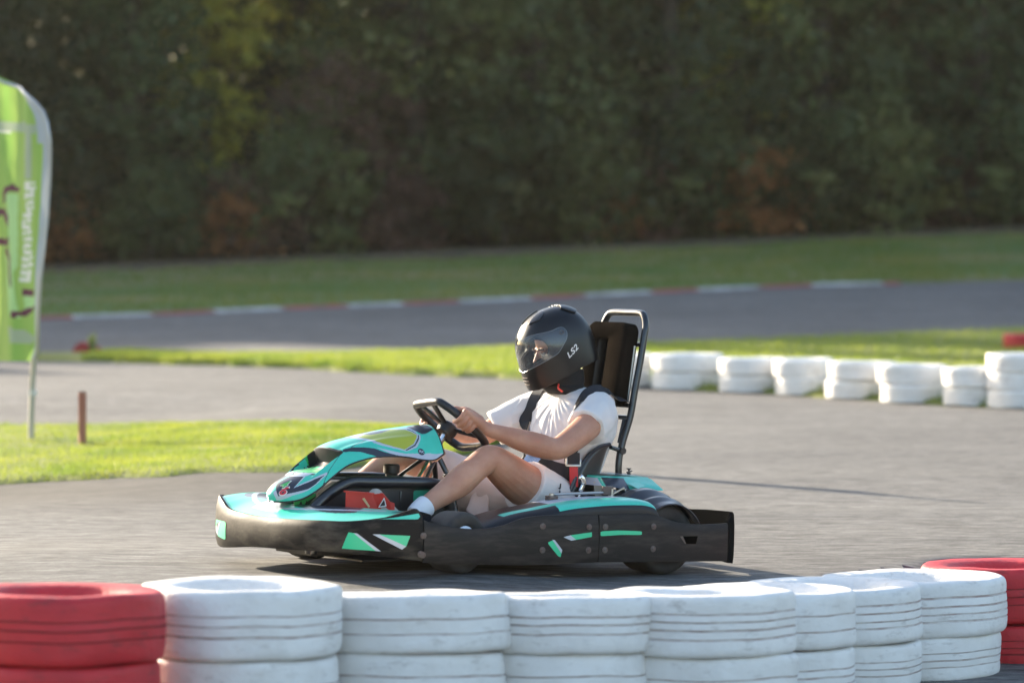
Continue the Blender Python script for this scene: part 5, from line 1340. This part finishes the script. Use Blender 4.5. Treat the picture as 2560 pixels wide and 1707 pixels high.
def visor_mat():
    m = bpy.data.materials.new('visor'); m.use_nodes = True; nt = m.node_tree; L = nt.links.new
    nt.nodes.remove(nt.nodes['Principled BSDF'])
    g = node(nt, 'ShaderNodeBsdfGlossy'); g.inputs['Roughness'].default_value = .06; g.inputs['Color'].default_value = (.95, .97, 1, 1)
    t = node(nt, 'ShaderNodeBsdfTransparent'); t.inputs['Color'].default_value = (.90, .92, .91, 1)
    d_ = node(nt, 'ShaderNodeBsdfTranslucent'); d_.inputs['Color'].default_value = (.75, .8, .78, 1)
    df = node(nt, 'ShaderNodeBsdfDiffuse'); df.inputs['Color'].default_value = (.45, .52, .62, 1)
    fr = node(nt, 'ShaderNodeFresnel'); fr.inputs['IOR'].default_value = 1.5
    m0 = node(nt, 'ShaderNodeMixShader'); m0.inputs[0].default_value = .4; L(df.outputs[0], m0.inputs[1]); L(d_.outputs[0], m0.inputs[2])
    m1 = node(nt, 'ShaderNodeMixShader'); m1.inputs[0].default_value = .13; L(t.outputs[0], m1.inputs[1]); L(m0.outputs[0], m1.inputs[2])
    m2 = node(nt, 'ShaderNodeMixShader'); L(fr.outputs[0], m2.inputs[0]); L(m1.outputs[0], m2.inputs[1]); L(g.outputs[0], m2.inputs[2])
    L(m2.outputs[0], nt.nodes['Material Output'].inputs['Surface']); return m
visor = subset(vis, .0035, 'visor', visor_mat(), helmet)
rim_pts = None
# edge of the eye port, pivot and rivet
def ring_on(ph, th, r0, r1, name, m, off=.006):
    p = helm_at(ph, th, off); q = helm_at(ph, th, off + .01); nrm = (q - p).normalized()
    M = Matrix.Translation(p) @ nrm.to_track_quat('Z', 'Y').to_matrix().to_4x4()
    MB().lathe([(r0, 0), (r0, .002), (r1, .002), (r1, 0)], M, 18).obj(name, m, visor)
for sg in (1, -1):
    ring_on(1.427 * sg, .554, .0065, .0095, 'visor_pivot', M_bolt, .0045)
    ring_on(.95 * sg, .271, .0028, .0052, 'visor_rivet', M_bolt, .0045)
# soft grey edge of the visor and the rubber round the port
def helm_line(poly, off, r, name, m, parent, closed=True):
    for sg in (1, -1):
        pts = [tuple(helm_at(a * sg * (1 if sg > 0 else 1.14), b, off)) for a, b in spline([p for p in poly if p[0] > -.05], 6)]
        MB().tube(pts, r, 6).obj(name, m, parent)
helm_line(VISOR, .0035, .0011, 'visor_edge', mat('visor_edge', (.16, .18, .2), .25), visor)
helm_line(PORT, -.004, .004, 'port_rubber', M_lining, helmet)
# inner lining: a dark shell inside with the same opening
lin = subset(~cut & ~inpoly(HFx, HFc[:, 1], [(a * .97 if a > 0 else a, .17 + (b - .17) * .97) for a, b in PORT]), -.024, 'lining', M_lining, helmet)
# raised air intakes on the crown, chin vent, rear spoiler
STRIP = [(.26, .88), (.26, 1.06), (.36, 1.26), (.60, 1.38), (.95, 1.32), (.92, 1.18), (.70, 1.00), (.42, .93)]
subset(inpoly(HFc[:, 0], HFc[:, 1], STRIP), .0045, 'crown_vent', M_gloss, helmet, .005)
subset(inpoly(HFc[:, 0], HFc[:, 1], [(3.2, 1.25), (2.24, 1.17), (2.3, 1.0), (2.45, .80), (3.2, .77)]), .007, 'spoiler', M_helm, helmet, .008)
# slits of the chin vent
for k in range(3):
    MB().tube([tuple(helm_at(a, -.37 - .07 * k, .0025)) for a in np.linspace(-.14, .14, 9)], .0014, 6).obj('vent_slit', M_bolt, helmet)
# lettering along the cheek
def letters_on_helmet(text, c, toward, size, m, name, flip=1):
    p = helm_at(c[0] * flip, c[1]); q = helm_at(toward[0] * flip, toward[1])
    e = 2e-3; n = (helm_at(c[0] * flip, c[1], .01) - p)
    a = helm_at(c[0] * flip + e, c[1]) - helm_at(c[0] * flip - e, c[1]); b = helm_at(c[0] * flip, c[1] + e) - helm_at(c[0] * flip, c[1] - e)
    n2 = a.cross(b).normalized(); n = n2 if n2.dot(n) > 0 else -n2
    x = (q - p); x = (x - n * x.dot(n)).normalized(); y = n.cross(x)
    cu = bpy.data.curves.new('t', 'FONT'); cu.body = text; cu.size = size; cu.align_x = 'CENTER'; cu.align_y = 'CENTER'; cu.offset = size * .025; cu.shear = .28; cu.space_character = 1.08
    t = bpy.data.objects.new('t', cu); COL.objects.link(t)
    me = bpy.data.meshes.new_from_object(t.evaluated_get(bpy.context.evaluated_depsgraph_get())); bpy.data.objects.remove(t)
    bm = bmesh.new(); bm.from_mesh(me)
    for ax in range(14):
        for d_, no in (((-.056 + .008 * ax, 0, 0), (1, 0, 0)), ((0, -.056 + .008 * ax, 0), (0, 1, 0))):
            bmesh.ops.bisect_plane(bm, geom=bm.verts[:] + bm.edges[:] + bm.faces[:], plane_co=d_, plane_no=no)
    HI = HM.inverted()
    for v in bm.verts:
        w = p + x * (v.co.x * 1.25) + y * v.co.y
        d = (HI @ w); d.normalize(); v.co = HM @ (d * (helm_r(d) + .0012))
    bm.to_mesh(me); bm.free(); me.materials.clear(); me.materials.append(m)
    return link(bpy.data.objects.new(name, me), helmet)
letters_on_helmet('LS2', (1.585, -.115), (1.925, .045), .032, mat('letter_silver', (.62, .62, .63), .4, metal=.3), 'lettering')
letters_on_helmet('LS2', (1.585, -.115), (1.258, -.275), .032, bpy.data.materials['letter_silver'], 'lettering', -1)

# --- black neck roll under the helmet, chin strap with red tag
nr = Body().rings([(.695, -.405, .070, .080), (.712, -.396, .084, .090), (.728, -.388, .088, .091), (.738, -.386, .084, .088), (.755, -.378, .094, .094), (.80, -.370, .096, .094)])
neck = nr.obj('neck_warmer', mat('neck_warmer_cloth', (.010, .010, .011), .9, bump=.3, bscale=40), person)
MB().tube(spline([(-.315, .075, .735), (-.305, .088, .722), (-.322, .092, .708)], 5), .0075, 8, flat=.5).obj('strap_tag', mat('tag_red', (.75, .05, .03), .5), neck)

# ------------------------------------------------------------------ harness on the driver, part of the kart
harness = empty('harness', (0, 0, 0)); harness.parent = kart
sb = BVHTree.FromPolygons([v.co for v in shirt.data.vertices], [p.vertices for p in shirt.data.polygons])
sb2 = BVHTree.FromPolygons([v.co for v in shorts.data.vertices], [p.vertices for p in shorts.data.polygons])
def strap(pts, w, m, name, free=0, bvs=(sb,), off=.005, th=.003):
    P = [Vector(p) for p in spline(pts, 8)]; vs = []; N = len(P)
    C, Nn = [], []
    for i, p in enumerate(P):
        if i >= N - free * 8: C.append(p); Nn.append(None); continue
        best = min((b.find_nearest(p) for b in bvs), key=lambda h: h[3]); n = best[1].copy()
        C.append(best[0] + n * off); Nn.append(n)
    for i in range(N):
        if Nn[i] is None: Nn[i] = next((Nn[j] for j in range(i, -1, -1) if Nn[j] is not None), Vector((0, 0, 1)))
    for _ in range(4):
        Nn = [(Nn[max(i - 1, 0)] + Nn[i] * 2 + Nn[min(i + 1, N - 1)]).normalized() for i in range(N)]
        C = [C[0]] + [(C[i - 1] + C[i] * 2 + C[i + 1]) / 4 for i in range(1, N - 1)] + [C[-1]]
    for i in range(N):
        t = (C[min(i + 1, N - 1)] - C[max(i - 1, 0)]).normalized(); s_ = t.cross(Nn[i]).normalized()
        for a, b in ((-.5, 0), (.5, 0), (.5, th), (-.5, th)): vs.append(C[i] + s_ * w * a + Nn[i] * b)
    fs = [(i * 4 + k, i * 4 + (k + 1) % 4, i * 4 + 4 + (k + 1) % 4, i * 4 + 4 + k) for i in range(N - 1) for k in range(4)] + [(0, 1, 2, 3), tuple((N - 1) * 4 + k for k in (3, 2, 1, 0))]
    return MB().add(vs, fs).obj(name, m, harness)
strap([(-.300, .195, .44), (-.308, .195, .49), (-.325, .195, .56), (-.362, .190, .628), (-.402, .186, .675), (-.452, .184, .71), (-.505, .178, .712), (-.56, .166, .69), (-.612, .150, .668)], .054, M_belt, 'shoulder_strap', 1)
strap([(-.262, -.115, .40), (-.268, -.125, .47), (-.280, -.130, .545), (-.315, -.135, .605), (-.365, -.140, .655), (-.42, -.140, .69), (-.48, -.140, .70), (-.55, -.138, .68), (-.605, -.135, .655)], .050, M_belt, 'shoulder_strap', 1)
strap([(-.215, .02, .40), (-.225, .09, .405), (-.255, .155, .398), (-.30, .19, .382), (-.345, .205, .355), (-.385, .208, .31)], .066, M_belt, 'lap_belt', 0, (sb,), .012, .004)
strap([(-.185, .0, .385), (-.20, -.07, .385), (-.245, -.135, .372), (-.30, -.185, .352), (-.36, -.21, .33)], .055, M_belt, 'lap_belt', 0, (sb, sb2), .008, .004)
bk = MB().box((0, 0, 0), (.085, .060, .016), rot=(0, 0, 0), bev=.006)
buckle = bk.obj('buckle', mat('buckle_silver', (.62, .66, .72), .22, metal=.85), harness)
buckle.location = (-.185, .085, .428); buckle.rotation_euler = (rad(-25), rad(38), rad(20))
ad = MB().box((0, 0, 0), (.014, .052, .052), bev=.003).obj('adjuster', M_belt, harness)
ad.location = (-.300, .214, .440); ad.rotation_euler = (0, rad(-8), rad(62))
af = MB().box((0, 0, -.026), (.018, .058, .010), bev=.003).box((0, .028, -.012), (.016, .006, .03), bev=.002).box((0, -.028, -.012), (.016, .006, .03), bev=.002).obj('adjuster_frame', M_zinc, ad)
rl = MB().box((0, 0, -.052), (.004, .034, .092), bev=.0015).obj('release_tab', M_redtag, harness)
rl.location = (-.300, .216, .425); rl.rotation_euler = (rad(3), rad(4), rad(62))

# ------------------------------------------------------------------ summer haze over the track
hz = MB().box((0, 250, 9.0), (1300, 1420, 36)).obj('haze', bpy.data.materials.new('haze'), smooth=False)
tag(hz, kind='stuff')
m = hz.data.materials[0]; m.use_nodes = True; nt = m.node_tree; nt.nodes.remove(nt.nodes['Principled BSDF'])
pv = node(nt, 'ShaderNodeVolumePrincipled'); pv.inputs['Density'].default_value = 1.7e-04; pv.inputs['Color'].default_value = (.95, .88, .76, 1); pv.inputs['Anisotropy'].default_value = .3
nt.links.new(pv.outputs[0], nt.nodes['Material Output'].inputs['Volume'])
